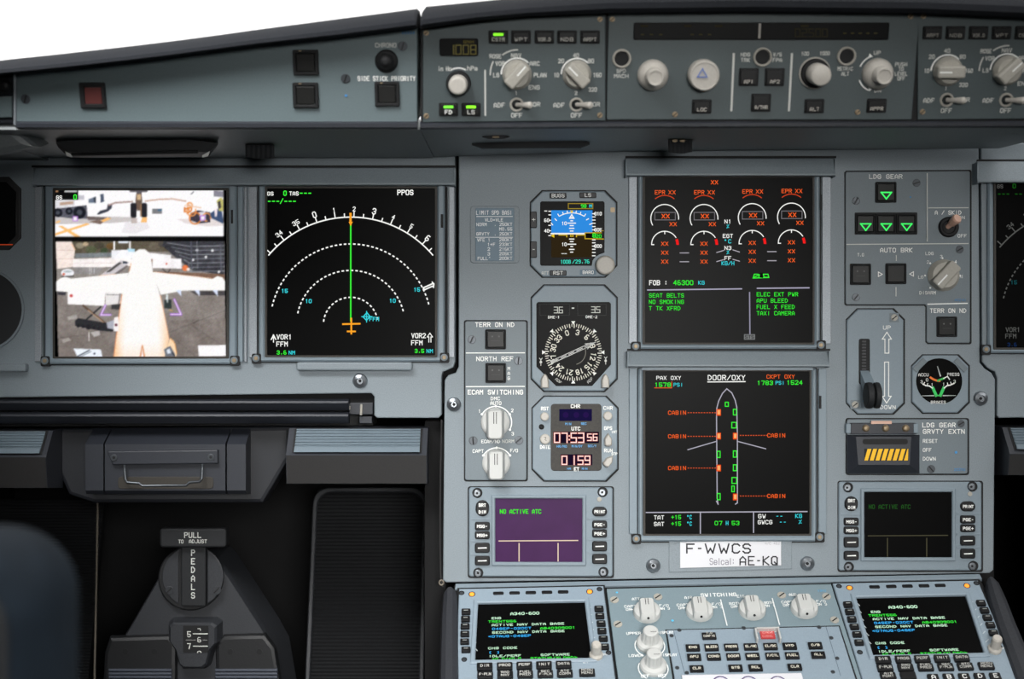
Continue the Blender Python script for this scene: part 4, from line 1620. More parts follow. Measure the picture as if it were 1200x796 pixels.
# --- door display
t, sc = display('lower system display headed DOOR/OXY with aircraft outline', (748, 432, 957, 635), (756.5, 435.5, 948.5, 626), [(737.5, 746.5, 'bezel_grey'), (959.5, 968.5, 'bezel_grey')], [(746, 632), (961, 630)], 432, 626)
b = MB(t, 'gasket_black')
b.box(960.3, 464, 962.6, 479, .003, .0054)
b.build('slot')
g = G(t, .0019, True, 2e-6)


def Q(x, y):
    return (730 + x / 2.744, 400 + y / 2.744)


g.text('PAX OXY', *Q(147, 118), 4.6, 29, WHITE, .17)
g.text('1578', *Q(128, 140), 5.2, 19, GREEN, .18)
g.text('PSI', *Q(178, 140), 4.4, 11, CYAN, .17)
g.line([Q(102, 150), Q(157, 150), Q(157, 131)], 1.1, (210, 90, 40))
g.text('DOOR/OXY', *Q(333, 117), 6.2, 44, WHITE, .17)
g.line([Q(273, 131), Q(393, 130)], 1.2, WHITE)
g.text('CKPT OXY', *Q(507, 114), 4.8, 33, (235, 96, 40), .17)
g.text('1783', *Q(457, 134), 5.2, 18.5, GREEN, .18)
g.text('PSI', *Q(505, 134), 4.4, 10.5, CYAN, .17)
g.text('1524', *Q(552, 133), 5.2, 18.5, GREEN, .18)
FU = (176, 174, 188)
g.line([Q(*p) for p in ((301, 515), (306, 524), (303, 505), (301, 250), (302, 215), (308, 192), (320, 168), (334, 153), (350, 166), (361, 190), (366, 212), (368, 300), (368, 520), (362, 524))], 1.2, FU)
g.line([Q(209, 349), Q(301, 322)], 1.1, FU)
g.line([Q(368, 322), Q(459, 346)], 1.1, FU)


def door(x, y, w=9, h=19, c_=GREEN, fill=False):
    a, b_ = Q(x - w / 2, y - h / 2), Q(x + w / 2, y + h / 2)
    if fill:
        g.box(a[0] - .6, a[1] - .6, b_[0] + .6, b_[1] + .6, (240, 80, 20))
        g.box(a[0] + .5, a[1] + .5, b_[0] - .3, b_[1] - .8, (255, 176, 110))
    else:
        g.outline(a[0], a[1], b_[0], b_[1], 1.1, c_)


for x, y, w, h in ((334, 203, 10, 13), (360, 228, 10, 18), (357, 270, 14, 18), (308, 364, 9, 20), (360, 363, 10, 20), (360, 407, 10, 19), (358, 448, 15, 19), (354, 475, 8, 18), (308, 500, 9, 20)):
    door(x, y, w, h)
for x, y in ((308, 229), (308, 305), (308, 408), (361, 305), (361, 501)):
    door(x, y, 11, 18, None, True)
for y, s_ in ((230, -1), (306, -1), (408, -1), (303, 1), (498, 1)):
    x = 174 if s_ < 0 else 493
    g.text('CABIN', *Q(x, y), 4.8, 21, ORANGE, .18)
    for k in range(11):
        xx = (208 + k * 8.6) if s_ < 0 else (376 + k * 8.4)
        g.line([Q(xx, y), Q(xx + 5, y)], 1, (214, 84, 44), False)
g.line([Q(75, 551), Q(592, 548)], 1.3, FU)
g.line([Q(249, 551), Q(249, 618)], 1.3, FU)
g.line([Q(420, 550), Q(420, 615)], 1.3, FU)
for n, x, y, w, c_ in (('TAT', 116, 567, 12, WHITE), ('SAT', 116, 588, 12, WHITE), ('+15', 171, 566, 11.5, GREEN), ('+15', 171, 587, 11.5, GREEN), ('^C', 214, 566, 5.5, CYAN), ('^C', 214, 587, 5.5, CYAN), ('07', 307, 585, 9, GREEN), ('H', 335, 585, 3, CYAN), ('53', 362, 585, 9, GREEN), ('GW', 447, 563, 9, WHITE), ('GWCG', 457, 582, 17, WHITE), ('--', 503, 563, 8.5, CYAN), ('--', 514, 582, 8.5, CYAN), ('KG', 565, 562, 8, CYAN), ('%', 570, 581, 3.5, CYAN)):
    g.text(n, *Q(x, y), 5, w, c_, .17)
g.build('symbology', sc)

# --- first officer display at the right edge
t, sc = display('dim map display cut by the right picture edge', (1158, 208, 1392, 414), (1167.5, 213, 1375, 407.5), [], [(1156, 410)], 210, 410)
g, D = map_marks(t, sc, 1268, 371, .32)
g.text('GS', 1172, 218.5, 4.6, 7, D(WHITE), .17)
g.text('0', 1188.5, 218, 5.6, 4, D(GREEN), .2)
for x in (1171, 1176, 1181, 1191, 1196):
    g.rect(x, 227.5, 3.2, 1.1, D(GREEN))
g.text('15', 1188, 331, 4.8, 7.5, D(CYAN), .2)
g.text('VOR1', 1187, 386.5, 5.6, 17, D(WHITE), .17)
g.text('FFM', 1184.5, 394, 5.6, 13, D(WHITE), .17)
g.text('3.6', 1186, 404, 4.6, 11, D((60, 120, 230)), .2)
g.build('symbology', sc)

# ------------------------------------------------------------------ registration and speed placards
t = Thing('registration_placard', 'white placard reading F-WWCS and AE-KQ below the door display', 'placard', MAIN, 856, 650)
b = MB(t, 'panel_grey')
b.poly([(784, 632), (928, 629), (928, 667), (784, 671)], 0, .0012, .0005)
b.build('backing')
b = MB(t, 'placard_white')
b.poly([(797, 635.5), (915.5, 633.5), (915.5, 663), (797, 666)], .001, .0022, .0004)
b.build('plate')
g = G(t, .0023)
DK = (28, 27, 34)
g.text('F-WWCS', 842, 643, 12, 76, DK, .16, prop=True)
g.text('A/C 482', 905, 637, 3, 17, (170, 166, 172), .12)
g.text('Selcal:', 846, 658.2, 8, 29, (132, 130, 140), .11, prop=True)
g.text('AE-KQ', 889, 657.3, 11, 45, DK, .15, prop=True)
g.build('lettering')

t = Thing('speed_placard', 'blue-grey placard of limit speeds beside the standby horizon', 'placard', MAIN, 580, 275)
b = MB(t, 'panel_grey')
b.box(551, 241.5, 608.5, 308.5, 0, .0014, 4, .0006)
b.build('frame')
b = MB(t, 'placard_blue')
b.box(557, 244, 602.5, 306, .001, .0019, 1, .0003)
b.build('plate')
g = G(t, .002)
PK = (248, 250, 250)
g.text('LIMIT SPD BASI', 579, 249.3, 5, 42, PK, .13)
g.line([(558.5, 253.8), (600.5, 253.8)], .7, PK)
g.line([(557.5, 278.2), (600.5, 278.2)], .7, PK)
for n, x, y, al in (('VLO=VLE', 568.5, 257.8, 'l'), ('NORM', 558.5, 263.2, 'l'), ('. 250KT', 600, 263, 'r'), ('M0.55', 600, 268.5, 'r'), ('GRVTY', 558.5, 274.2, 'l'), ('. 250KT', 600, 274.2, 'r'), ('VFE 1', 559.5, 281.3, 'l'), ('280KT', 600, 281, 'r'), ('1+F', 571.5, 286.6, 'l'), ('233KT', 600, 286.5, 'r'), ('2', 571.5, 292, 'l'), ('216KT', 600, 292, 'r'), ('3', 571.5, 297.6, 'l'), ('205KT', 600, 297.4, 'r'), ('FULL*', 560, 303, 'l'), ('200KT', 600, 302.8, 'r')):
    g.text(n, x, y, 3.9, len(n) * 3.05, PK, .17, al)
g.build('lettering')


# ------------------------------------------------------------------ round-cornered standby instruments
def instrument(name, label, cat, x0, y0, x1, y1, c=14, group='octagonal standby instruments'):
    t = Thing(name, label, cat, MAIN, (x0 + x1) / 2, (y0 + y1) / 2, group)
    b = MB(t, 'gasket_black')
    b.poly(octo(x0 - 1.2, y0 - 1.2, x1 + 1.6, y1 + 1.2, c), 0, .0008)
    b.build('gasket')
    b = MB(t, 'bezel_grey')
    b.poly(octo(x0, y0, x1, y1, c), .0005, .0035, .0012)
    b.build('bezel')
    return t


t = instrument('standby_horizon', 'standby instrument with blue sky horizon picture', 'instrument', 622, 224, 722, 324.5)


def K(x, y):
    return (620 + x / 7.24, 220 + y / 7.24)


b = MB(t, 'screen_black')
b.poly([(633, 237.5), (634.5, 236), (707, 236), (708.5, 237.5), (708.5, 296), (704, 297.5), (698, 301), (694.5, 305.5), (693.5, 311.5), (634.5, 311.5), (633, 310)], .0032, .0042, .0003)
sc = b.build('screen')
g = G(t, .0043, True, 2e-6)
g.box(*K(188, 192), *K(538, 385), (48, 140, 225))
g.box(*K(188, 398), *K(538, 592), (46, 36, 20))
g.box(*K(182, 384), *K(538, 397), (245, 246, 245))
YL = (235, 200, 40)
OL = (150, 128, 40)
g.outline(*K(333, 135), *K(541, 178), 1, OL)
g.text('98', *K(463, 156), 4.2, 6.5, GREEN, .2)
g.rect(*K(522, 156), 4, 4, (40, 90, 120))
g.text('M', *K(522, 156), 3.6, 3, CYAN, .2)
g.arc(*K(362, 420), 28.5, -31, 31, 1, WHITE, 16)
for a, l in ((-31, 3.5), (-20, 3), (-10, 3), (10, 3), (20, 3), (31, 3.5)):
    g.ray(*K(362, 420), 28.5, 28.5 + l, a, 1, WHITE)
for p in (((220, 265), (232, 278)), ((488, 273), (504, 264)), ((188, 300), (200, 316)), ((515, 312), (534, 304))):
    g.line([K(*p[0]), K(*p[1])], 1.1, WHITE)
g.poly([K(348, 194), K(376, 194), K(362, 220)], YL)
g.line([K(343, 260), K(362, 228), K(381, 260), K(343, 260)], 1.1, WHITE)
g.line([K(350, 250), K(374, 250)], 1, WHITE)
for y, w in ((281, 14), (301, 64), (322, 26), (345, 36), (368, 22), (436, 36), (458, 22), (480, 66), (524, 38), (547, 18), (500, 14)):
    g.line([K(362 - w / 2, y), K(362 + w / 2, y)], 1.2, WHITE)
g.text('10', *K(298, 303), 4.2, 6, WHITE, .2)
g.text('10', *K(298, 481), 4.2, 6, WHITE, .2)
g.line([K(278, 560), K(293, 560)], 1, GREY)
g.line([K(303, 560), K(317, 560)], 1, GREY)
for n, x, y in (('60', 150, 277), ('40', 150, 366)):
    g.text(n, *K(x, y), 4.2, 6, WHITE, .2)
for y in (200, 231, 277, 320, 366, 407):
    g.line([K(168, y), K(184, y)], 1.1, WHITE)
g.line([K(133, 198), K(150, 198)], 1, WHITE)
g.poly([K(184, 408), K(214, 392), K(214, 426)], YL)
for n, y in (('010', 221), ('005', 358), ('000', 496)):
    g.text(n, *K(586, y), 4.2, 8.5, WHITE, .2)
    g.poly([K(540, y), K(556, y - 10), K(556, y + 10)], WHITE)
for y in (221, 248, 275, 302, 330, 358, 443, 468, 496, 523, 550, 578):
    g.line([K(538, y), K(560, y)], 1.1, WHITE)
g.box(*K(475, 383), *K(612, 434), (13, 13, 12))
g.line([K(630, 366), K(610, 366)], 1, OL)
g.line([K(612, 383), K(475, 383), K(475, 433), K(630, 436)], 1.2, (190, 160, 40))
g.text('8', *K(552, 405), 5.4, 4, GREEN, .2)
g.text('20', *K(590, 412), 4.4, 6.5, GREEN, .2)
for x0, x1, s_ in ((255, 320, 1), (402, 472, -1)):
    g.line([K(x0, 402), K(x1, 402), K(x1, 416)] if s_ > 0 else [K(x1, 402), K(x0, 402), K(x0, 416)], 1.3, (200, 168, 40))
g.outline(*K(352, 399), *K(374, 413), 1, (200, 168, 40))
g.text('1008', *K(310, 629), 4.6, 12, (60, 205, 180), .2)
g.text('/29.76', *K(440, 627), 4.6, 20, (60, 205, 180), .2)
g.build('symbology', sc)
for n, x, y, w, h in (('BUGS', 654, 229.3, 20, 6.6), ('LS', 689, 228.8, 20, 6.6), ('RST', 654, 320, 20, 6.4), ('+', 625.4, 257.5, 7.6, 19.5), ('-', 625.4, 292.5, 7.6, 19.5)):
    button(t, x, y, w, h, n, None, .0034, .005, 'key_black', 4.4 if len(n) > 1 else 5, None, WHITE, False, 1.4, tw=None if len(n) > 1 else 4)
g = G(t, .0036)
g.text('ATT', 638.8, 320, 4, 8, GREY)
g.rect(689, 319.2, 19, 6, (96, 118, 134))
g.text('BARO', 689.3, 319.2, 4, 13, WHITE)
g.build('lettering')
b = MB(t, 'brass')
b.rect(718, 246, 5, 5.5, .0034, .0042, .6)
b.build('light_sensor')
b = MB(t, 'knob_cream')
b.lathe(708.5, 311.5, [(11.2, .003), (11.2, .011), (10.6, .013), (9.4, .0138), (8.8, .0135)], 32)
b.build('pressure_knob')

t = instrument('radio_magnetic_indicator', 'black compass rose indicator with two long white needles', 'instrument', 623, 334.5, 722.5, 458.5, 15)


def K(x, y):
    return (620 + x / 6.37, 340 + y / 6.37)


b = MB(t, 'screen_black')
b.poly([(628.5, 356), (630.5, 354), (714, 354), (716, 356), (716, 427.5), (694, 452.5), (651.5, 452.5), (628.7, 430)], .0032, .004, .0004)
fc_ = b.build('face')
for x0, x1 in ((84, 298), (366, 572)):
    b = MB(t, 'window_black')
    p0, p1 = K(x0, 110), K(x1, 186)
    b.frame(p0[0] - 1, p0[1] - 1, p1[0] + 1, p1[1] + 1, p0[0], p0[1], p1[0], p1[1], .0038, .0048, .6, .4, .0002)
    b.build('readout_window', fc_)
g = G(t, .0041)
cx, cy = K(330, 465)
for k in range(72):
    a = k * 5 + 2
    g.ray(cx, cy, 28.5 if k % 2 == 0 else 30, 33.5, a, 1.1 if k % 2 == 0 else .8, (224, 222, 208))
for k in range(8):
    a = math.radians(k * 45)
    px, py = cx + math.sin(a) * 34.8, cy - math.cos(a) * 34.8
    r_ = 2.4
    ux, uy = math.sin(a), -math.cos(a)
    vx, vy = -uy, ux
    g.poly([(px - ux * r_, py - uy * r_), (px + ux * r_ * .7 + vx * r_, py + uy * r_ * .7 + vy * r_), (px + ux * r_ * .7 - vx * r_, py + uy * r_ * .7 - vy * r_)], WHITE)
for i, n in enumerate(('0', '3', '6', '9', '12', '15', '18', '21', '24', '27', '30', '33')):
    ang = -18 + i * 30
    a = math.radians(ang)
    g.text(n, cx + math.sin(a) * 23.8, cy - math.cos(a) * 23.8, 6.4, 4.2 if len(n) == 1 else 9, (226, 224, 210), .17, rot=ang)
g.arc(cx, cy, 14.5, 60, 165, .8, (120, 118, 108), 14)
g.text('DME-1', *K(185, 203), 3.2, 13.5, WHITE, .2)
g.text('DME-2', *K(466, 201), 3.2, 13.5, WHITE, .2)
g.rect(*K(328, 135), 3, 1.4, WHITE)
for (x, y, r_) in ((88, 538, -70), (572, 528, -70)):
    px, py = K(x, y)
    g.line([(px - 1.5, py - 4.5), (px, py - 2.5), (px + 1.5, py - 4.5)], .8, GREY)
    g.line([(px, py - 3), (px, py + 4)], .8, GREY)
    g.disc(px, py, 1.5, GREY)
g.text('ADF', *K(219, 678), 3.4, 8, GREY, .14, rot=42)
g.text('ADF', *K(455, 674), 3.4, 8, GREY, .14, rot=-42)
g.build('dial_marks', fc_)
g = G(t, .0041, True)
g.digits('36', 650 - .6, 360, 4, 6.8, (196, 198, 190), .9, .45)
g.rect(654.6, 366.8, 1, 1, (196, 198, 190))
g.digits('35', 693.2, 359.6, 4, 6.8, (196, 198, 190), .9, .45)
g.rect(698.2, 366.4, 1, 1, (196, 198, 190))
g.build('readout', fc_)
c = t.L(cx, cy, .0046)
sx, _ = t.S(cx, cy, .0046)
a = math.radians(90 - 65.5)
ex = Vector((math.cos(a), math.sin(a)))
ey = Vector((-ex.y, ex.x))


def needle(shapes, z, name):
    b = MB(t, 'knob_white')
    for sh in shapes:
        b.ext([(c.x + (ex.x * x + ey.x * y) * sx, c.y + (ex.y * x + ey.y * y) * sx) for x, y in sh], z, z + .0003)
    b.build(name, fc_)


needle([[(-28, -1.9), (24, -1.9), (24, -1.1), (-28, -1.1)], [(-28, 1.1), (24, 1.1), (24, 1.9), (-28, 1.9)], [(16, -3.8), (28.5, 0), (16, 3.8), (17.5, 2.2), (23, 0), (17.5, -2.2)]], .0045, 'needle')
needle([[(-27, -.45), (-19, -.45), (-19, .45), (-27, .45)], [(-16, -.45), (-9, -.45), (-9, .45), (-16, .45)], [(-6, -.45), (1, -.45), (1, .45), (-6, .45)], [(4, -.45), (12, -.45), (12, .45), (4, .45)], [(15, -.45), (29, -.45), (29, .45), (15, .45)], [(-29, -3), (-20, 0), (-29, 3)]], .0049, 'needle')
for x in (638.4, 709):
    b = MB(t, 'knob_cream')
    st = []
    for z, k in ((.003, 1), (.008, 1), (.012, .85), (.013, .6)):
        st.append([t.L(x + dx * k, 447 + dy * (k * .3 + .7), .003)[:2] for dx, dy in ((-4.6, 7.5), (4.6, 7.5), (4.6, -2), (2.4, -7), (0, -9), (-2.4, -7), (-4.6, -2))])
        st[-1] = [Vector((p[0], p[1], z)) for p in st[-1]]
    b.loft(st)
    b.build('selector_knob')

t = instrument('cockpit_clock', 'digital clock reading 07:53 56 below the compass indicator', 'clock', 624, 465, 723.5, 563.5, 14)


def K(x, y):
    return (620 + x / 7.58, 465 + y / 7.58)


b = MB(t, 'foot_brown')
b.box(645.5, 473.5, 705, 552, .0032, .0042, 4, .0005)
fc_ = b.build('face')
g = G(t, .0043, True, 3e-6)
g.box(*K(268, 110), *K(558, 216), (26, 20, 62))
for x in (325, 420, 505):
    g.disc(*K(x, 162), 3.4, (40, 22, 76))
g.box(*K(215, 312), *K(620, 412), (24, 14, 34))
g.box(*K(280, 512), *K(562, 608), (26, 16, 40))
PK = (255, 196, 178)
PC = (255, 240, 232)
for pen, c_ in ((2.0, (214, 96, 84)), (1.1, PC)):
    g.digits('07:53', 649.8, 507.8, 6.1, 10.8, c_, pen, .42)
    g.digits('56', 688.6, 508.8, 4.4, 7.6, c_, pen * .85, .5)
    g.digits('01', 658.6, 534.8, 5.6, 9.6, c_, pen, .55)
    g.digits('59', 677.5, 534.8, 5.6, 9.6, c_, pen, .45)
g.build('readout', fc_)
g = G(t, .00432)
LB = (90, 165, 225)
for n, x, y, h, w, c_ in (('CHR', 412, 84, 4.6, 11, WHITE), ('UTC', 416, 284, 4.6, 10.5, WHITE), ('ET', 422, 645, 4.6, 6.2, WHITE), ('MIN', 348, 242, 2.8, 7, LB), ('SEC', 486, 240, 2.8, 6.5, LB), ('HR/MO', 290, 442, 2.8, 12, LB), ('MIN/DY', 426, 440, 2.8, 12.5, LB), ('SEC/Y', 560, 438, 2.8, 10, LB), ('HR', 355, 640, 2.6, 4.5, LB), ('MIN', 493, 640, 2.6, 6.5, LB)):
    g.text(n, *K(x, y), h, w, c_, .2)
g.build('dial_marks', fc_)
g = G(t, .0036)
for n, x, y, h, w in (('RST', 140, 106, 4.4, 9), ('DATE', 142, 447, 4.6, 12), ('CHR', 702, 100, 4.4, 11), ('GPS', 702, 280, 4.4, 9.5), ('INT', 756, 314, 3.2, 7), ('RUN', 704, 478, 4.4, 10), ('STP', 758, 508, 3.2, 7)):
    g.text(n, *K(x, y), h, w, WHITE, .2)
g.build('lettering')
for x, y, r_ in ((138, 176, 5), (698, 170, 5.2), (142, 376, 6)):
    b = MB(t, 'knob_cream')
    b.cyl(*K(x, y), r_, .003, .0075, .0012, 24)
    o = b.build('push_button')
    if r_ == 6:
        q = K(x, y)
        g = G(t, .0076)
        g.line([(q[0] - 1, q[1] - 2), (q[0] + 1, q[1] - 2), (q[0], q[1] + 1), (q[0] + 1.5, q[1] + 2)], .7, (110, 104, 96))
        g.build('mark', o)
b = MB(t, 'gasket_black')
b.lathe(*K(110, 266), [(3.2, .0034), (3.2, .0042), (2, .0046), (1.4, .004)], 16)
b.build('set_hole')
for x, y, rot in ((700, 385, 0), (702, 572, 38)):
    b = MB(t, 'knob_cream')
    q = K(x, y)
    ca, sa = math.cos(math.radians(rot)), math.sin(math.radians(rot))
    st = []
    for z, k in ((.003, 1), (.008, 1), (.011, .9), (.012, .7)):
        ring_ = []
        for dx, dy in ((-4.2, 5.5), (-2, 7), (2, 7), (4.2, 5.5), (4.2, -2), (0, -8.5), (-4.2, -2)):
            dx, dy = dx * k, dy * k
            l_ = t.L(q[0] + dx * ca - dy * sa, q[1] + dx * sa + dy * ca, .003)
            ring_.append(Vector((l_.x, l_.y, z)))
        st.append(ring_)
    b.loft(st)
    b.build('selector_knob')


# ------------------------------------------------------------------ switching panel left of the standby instruments
def plate(name, label, cat, px, gpx, group=None):
    xs = [p[0] for p in px]
    ys = [p[1] for p in px]
    t = Thing(name, label, cat, MAIN, sum(xs) / len(xs), sum(ys) / len(ys), group)
    b = MB(t, 'gasket_black')
    b.poly(gpx, 0, .0007)
    b.build('gasket')
    b = MB(t, 'plate_grey')
    b.poly(px, .0004, .0022, .0006)
    b.build('face_plate')
    return t


def corner_px(x0, y0, x1, y1, r=2.5):
    return [(x0 + r, y0), (x1 - r, y0), (x1 - r * .3, y0 + r * .3), (x1, y0 + r), (x1, y1 - r), (x1 - r * .3, y1 - r * .3), (x1 - r, y1), (x0 + r, y1), (x0 + r * .3, y1 - r * .3), (x0, y1 - r), (x0, y0 + r), (x0 + r * .3, y0 + r * .3)]


t = plate('switching_panel', 'tall narrow panel marked TERR ON ND, NORTH REF and ECAM SWITCHING', 'control panel', corner_px(545, 376.5, 617, 563), corner_px(543.6, 375.2, 618.6, 564.4))


def korry(t, x0, y0, x1, y1, dots=True, z0=.0018, lab=None):
    b = MB(t, 'gasket_black')
    b.frame(x0, y0, x1, y1, x0 + 2, y0 + 2, x1 - 2, y1 - 2, z0, z0 + .0022, 1.5, 1, .0005)
    o = b.build('push_button')
    b = MB(t, 'cap_black')
    b.box(x0 + 2.2, y0 + 2.2, x1 - 2.2, y1 - 2.2, z0, z0 + .0035, 1.2, .0012)
    b.build('cap', o)
    if dots:
        g = G(t, z0 + .0036)
        w, h = x1 - x0, y1 - y0
        for dx in (.34, .66):
            g.disc(x0 + w * dx, y0 + h * .36, 1.0, (96, 96, 94))
        g.line([(x0 + w * .3, y0 + h * .58), (x0 + w * .7, y0 + h * .58)], .5, (60, 60, 60))
        g.build('legend', o)
    return o


korry(t, 568.5, 386, 593, 409.5)
korry(t, 568.8, 425.5, 593, 449)
screw(t, 553, 398, 5, .002, 'dark_steel', 65)
screw(t, 607.5, 423, 5, .002, 'dark_steel', 85)
screw(t, 554.5, 516.5, 5, .002, 'dark_steel', 95)
screw(t, 608, 516, 5, .002, 'dark_steel', 40)
g = G(t, .0024)
g.text('TERR ON ND', 579.8, 380.6, 5.6, 46, WHITE, .18)
g.line([(546.5, 413.8), (614.5, 413.6)], 1.2, WHITE)
g.text('NORTH REF', 579.8, 420.6, 5.6, 43.5, WHITE, .18)
for i, n in enumerate('MAG'):
    g.text(n, 596.3, 432 + i * 5.7, 4, 3, WHITE, .18)
g.line([(546.5, 453.3), (614.5, 453)], 1.2, WHITE)
g.text('ECAM SWITCHING', 580.6, 459.7, 5.8, 65, WHITE, .18)
g.text('DMC', 580.5, 467.2, 4.2, 11, WHITE, .18)
g.text('AUTO', 581, 472.6, 4.4, 13, WHITE, .18)
g.arc(581, 495, 18.6, -60, 118, 1.3, WHITE, 24)
for n, x, y in (('1', 562, 482), ('2', 600.3, 481.2), ('3', 600.8, 508.5)):
    g.text(n, x, y, 4.2, 2.8, WHITE, .18)
for a_ in (-60, 0, 60, 118):
    g.disc(581 + math.sin(math.radians(a_)) * 18.8, 495 - math.cos(math.radians(a_)) * 18.8, 1.4, WHITE)
g.text('ECAM/ND', 575, 517.5, 4, 22, WHITE, .18)
g.text('NORM', 595.5, 517.3, 4, 14, GREY, .18)
g.text('CAPT', 560.3, 528.8, 4.2, 13, WHITE, .18)
g.text('F/O', 602.4, 528.2, 4.2, 9, WHITE, .18)
g.arc(582, 543, 18, -60, 60, 1.3, WHITE, 16)
for a_ in (-60, 0, 60):
    g.disc(582 + math.sin(math.radians(a_)) * 18.2, 543 - math.cos(math.radians(a_)) * 18.2, 1.4, WHITE)
g.build('lettering')
grip_knob(t, 580.5, 495, 17)
grip_knob(t, 581.5, 542.5, 16.5)


# ------------------------------------------------------------------ datalink displays
def datalink(label, x0, y0, x1, y1, scr, mscr, lx, rx, ys_l, ys_r, msg, mcol, lcol, light):
    t = Thing('datalink_display', label, 'display', MAIN, (x0 + x1) / 2, (y0 + y1) / 2, 'datalink displays')
    b = MB(t, 'gasket_black')
    b.box(x0 - 1.4, y0 - 1.4, x1 + 1.6, y1 + 1.6, 0, .0008, 3)
    b.build('gasket')
    b = MB(t, 'bezel_grey')
    s = scr
    b.frame(x0, y0, x1, y1, s[0] - 2, s[1] - 2.5, s[2] + 2, s[3] + 2, .0005, .0034, 3, 1.5, .001, .002)
    b.build('bezel')
    b = MB(t, 'bezel_grey')
    b.frame(s[0] - 5, s[1] - 5, s[2] + 5, s[3] + 5, s[0] - .5, s[1] - .5, s[2] + .5, s[3] + .5, .003, .0052, 1.5, .5, .0009, .002)
    b.build('screen_rim')
    b = MB(t, mscr)
    b.box(s[0] - .8, s[1] - .8, s[2] + .8, s[3] + .8, .0015, .0028, .6)
    sc = b.build('screen')
    g = G(t, .0029, True)
    for n, x, y, w in msg:
        g.text(n, x, y, 5.2, w, mcol, .2)
    ly, vx = lcol[1], lcol[2]
    g.line([(s[0] + 4, ly), (s[2] - 5, ly - .6)], 1.2, lcol[0])
    for v in vx:
        g.line([(v, ly + 3), (v, s[3] - 1)], 1.3, lcol[0])
    g.build('symbology', sc)
    for side, cx, ys in ((0, lx, ys_l), (1, rx, ys_r)):
        for k, (a, c_) in enumerate(ys):
            yc, hh = (a + c_) / 2, c_ - a
            names = ('BRT|DIM', 'MSG-', 'MSG+', '_', '_') if side == 0 else ('PRINT', 'PGE-', 'PGE+', '_', '_')
            n = names[k]
            oval = (k == 0)
            w = 15.5 if (k == 0 and side == 0) else 17.5
            b = MB(t, 'key_black')
            b.rect(cx, yc, w, hh, .003, .0062, min(w, hh) * .49 if oval else 2.4, .001)
            o = b.build('push_button')
            g = G(t, .00625)
            if n == '_':
                g.line([(cx - 4.5, yc), (cx + 4.5, yc - .3)], 1.3, WHITE)
            elif '|' in n:
                g.text('BRT', cx, yc - 3.8, 4, 8.5, WHITE, .22)
                g.text('DIM', cx, yc + 4.2, 4, 8.5, WHITE, .22)
            else:
                g.text(n, cx, yc, 3.8, 12.5, WHITE, .22)
            g.build('legend', o)
            if k < 4:
                yy = (c_ + ys[k + 1][0]) / 2
                if k != 1:
                    b = MB(t, 'bezel_grey')
                    xa, xb = (x0 + 2, s[0] - 6) if side == 0 else (s[2] + 6, x1 - 2)
                    b.box(xa, yy - .8, xb, yy + .8, .003, .0044, .3, .0005)
                    b.build('ridge')
    for (x, y) in ((x0 + 10, y0 + 6), (x1 - 12, y0 + 5), (x0 + 11, y1 - 5), (x1 - 11, y1 - 6)):
        b = MB(t, 'gasket_black')
        b.cyl(x, y, 6, .001, .0037, 0, 20)
        b.m('steel').cyl(x - .4, y + .6, 4.2, .003, .0055, .0008, 18)
        b.m('gasket_black').cyl(x - .4, y + .6, 1.4, .005, .0056, 0, 8)
        b.build('screw')
    b = MB(t, 'knob_grey')
    b.cyl(light[0], light[1], 2.8, .003, .0042, .0006, 16)
    b.build('light_sensor')
    return t


datalink('purple-lit datalink display reading NO ACTIVE ATC left of the door display', 549.5, 571.5, 718, 676, (580.8, 585, 682, 658.6), 'screen_purple', 565.2, 702.8,
         [(586.5, 605.5), (612, 622), (623, 632.3), (636.8, 648.3), (652, 663.2)], [(594.3, 605.6), (610.5, 619.8), (621, 630.4), (634.8, 646.5), (649.8, 661.5)],
         [('NO ACTIVE ATC', 610, 599.6, 48.5)], (70, 240, 50), ((238, 216, 190), 634.2, (608.3, 654)), (702.2, 585.3))
datalink('dark datalink display below the gravity extension panel on the right', 983, 565, 1150.5, 669, (1013.6, 577.4, 1115.4, 653.2), 'screen_black', 998, 1134.7,
         [(582, 599.5), (607, 616.5), (617.6, 626.5), (629.8, 642), (646.2, 657)], [(588, 599.6), (604.5, 614), (615, 624), (628.4, 639.8), (643.6, 655)],
         [('NO ACTIVE ATC', 1042.5, 594, 49)], (32, 74, 30), ((70, 68, 52), 628.2, (1040, 1086)), (1136.5, 579))

# ------------------------------------------------------------------ landing gear panels
LG = [(992.5, 201.5), (1135.5, 200.5), (1136.8, 202), (1136.8, 400.5), (1135.5, 402), (1088, 402), (1086, 400), (1086, 359), (1084, 357), (992.5, 357), (991, 355.5), (991, 203)]
LGg = [(991.5, 200), (1137, 199), (1138.6, 201), (1138.6, 402), (1137, 403.6), (1087, 403.4), (1084.6, 401), (1084.6, 360), (1083, 358.4), (991.5, 358.4), (989.6, 356.6), (989.6, 202)]
t = plate('landing_gear_panel', 'panel with green landing gear triangles and AUTO BRK selector', 'control panel', LG, LGg)


def gear_light(x0, y0, x1, y1):
    o = korry(t, x0, y0, x1, y1, False)
    g = G(t, .0054, True)
    cx, cy = (x0 + x1) / 2 + .3, y0 + (y1 - y0) * .66
    p = [(cx - 6, cy - 3.6), (cx + 6, cy - 3.6), (cx, cy + 4)]
    g.line(p + [p[0]], 1.6, (70, 255, 110))
    g.build('lit_triangle', o)


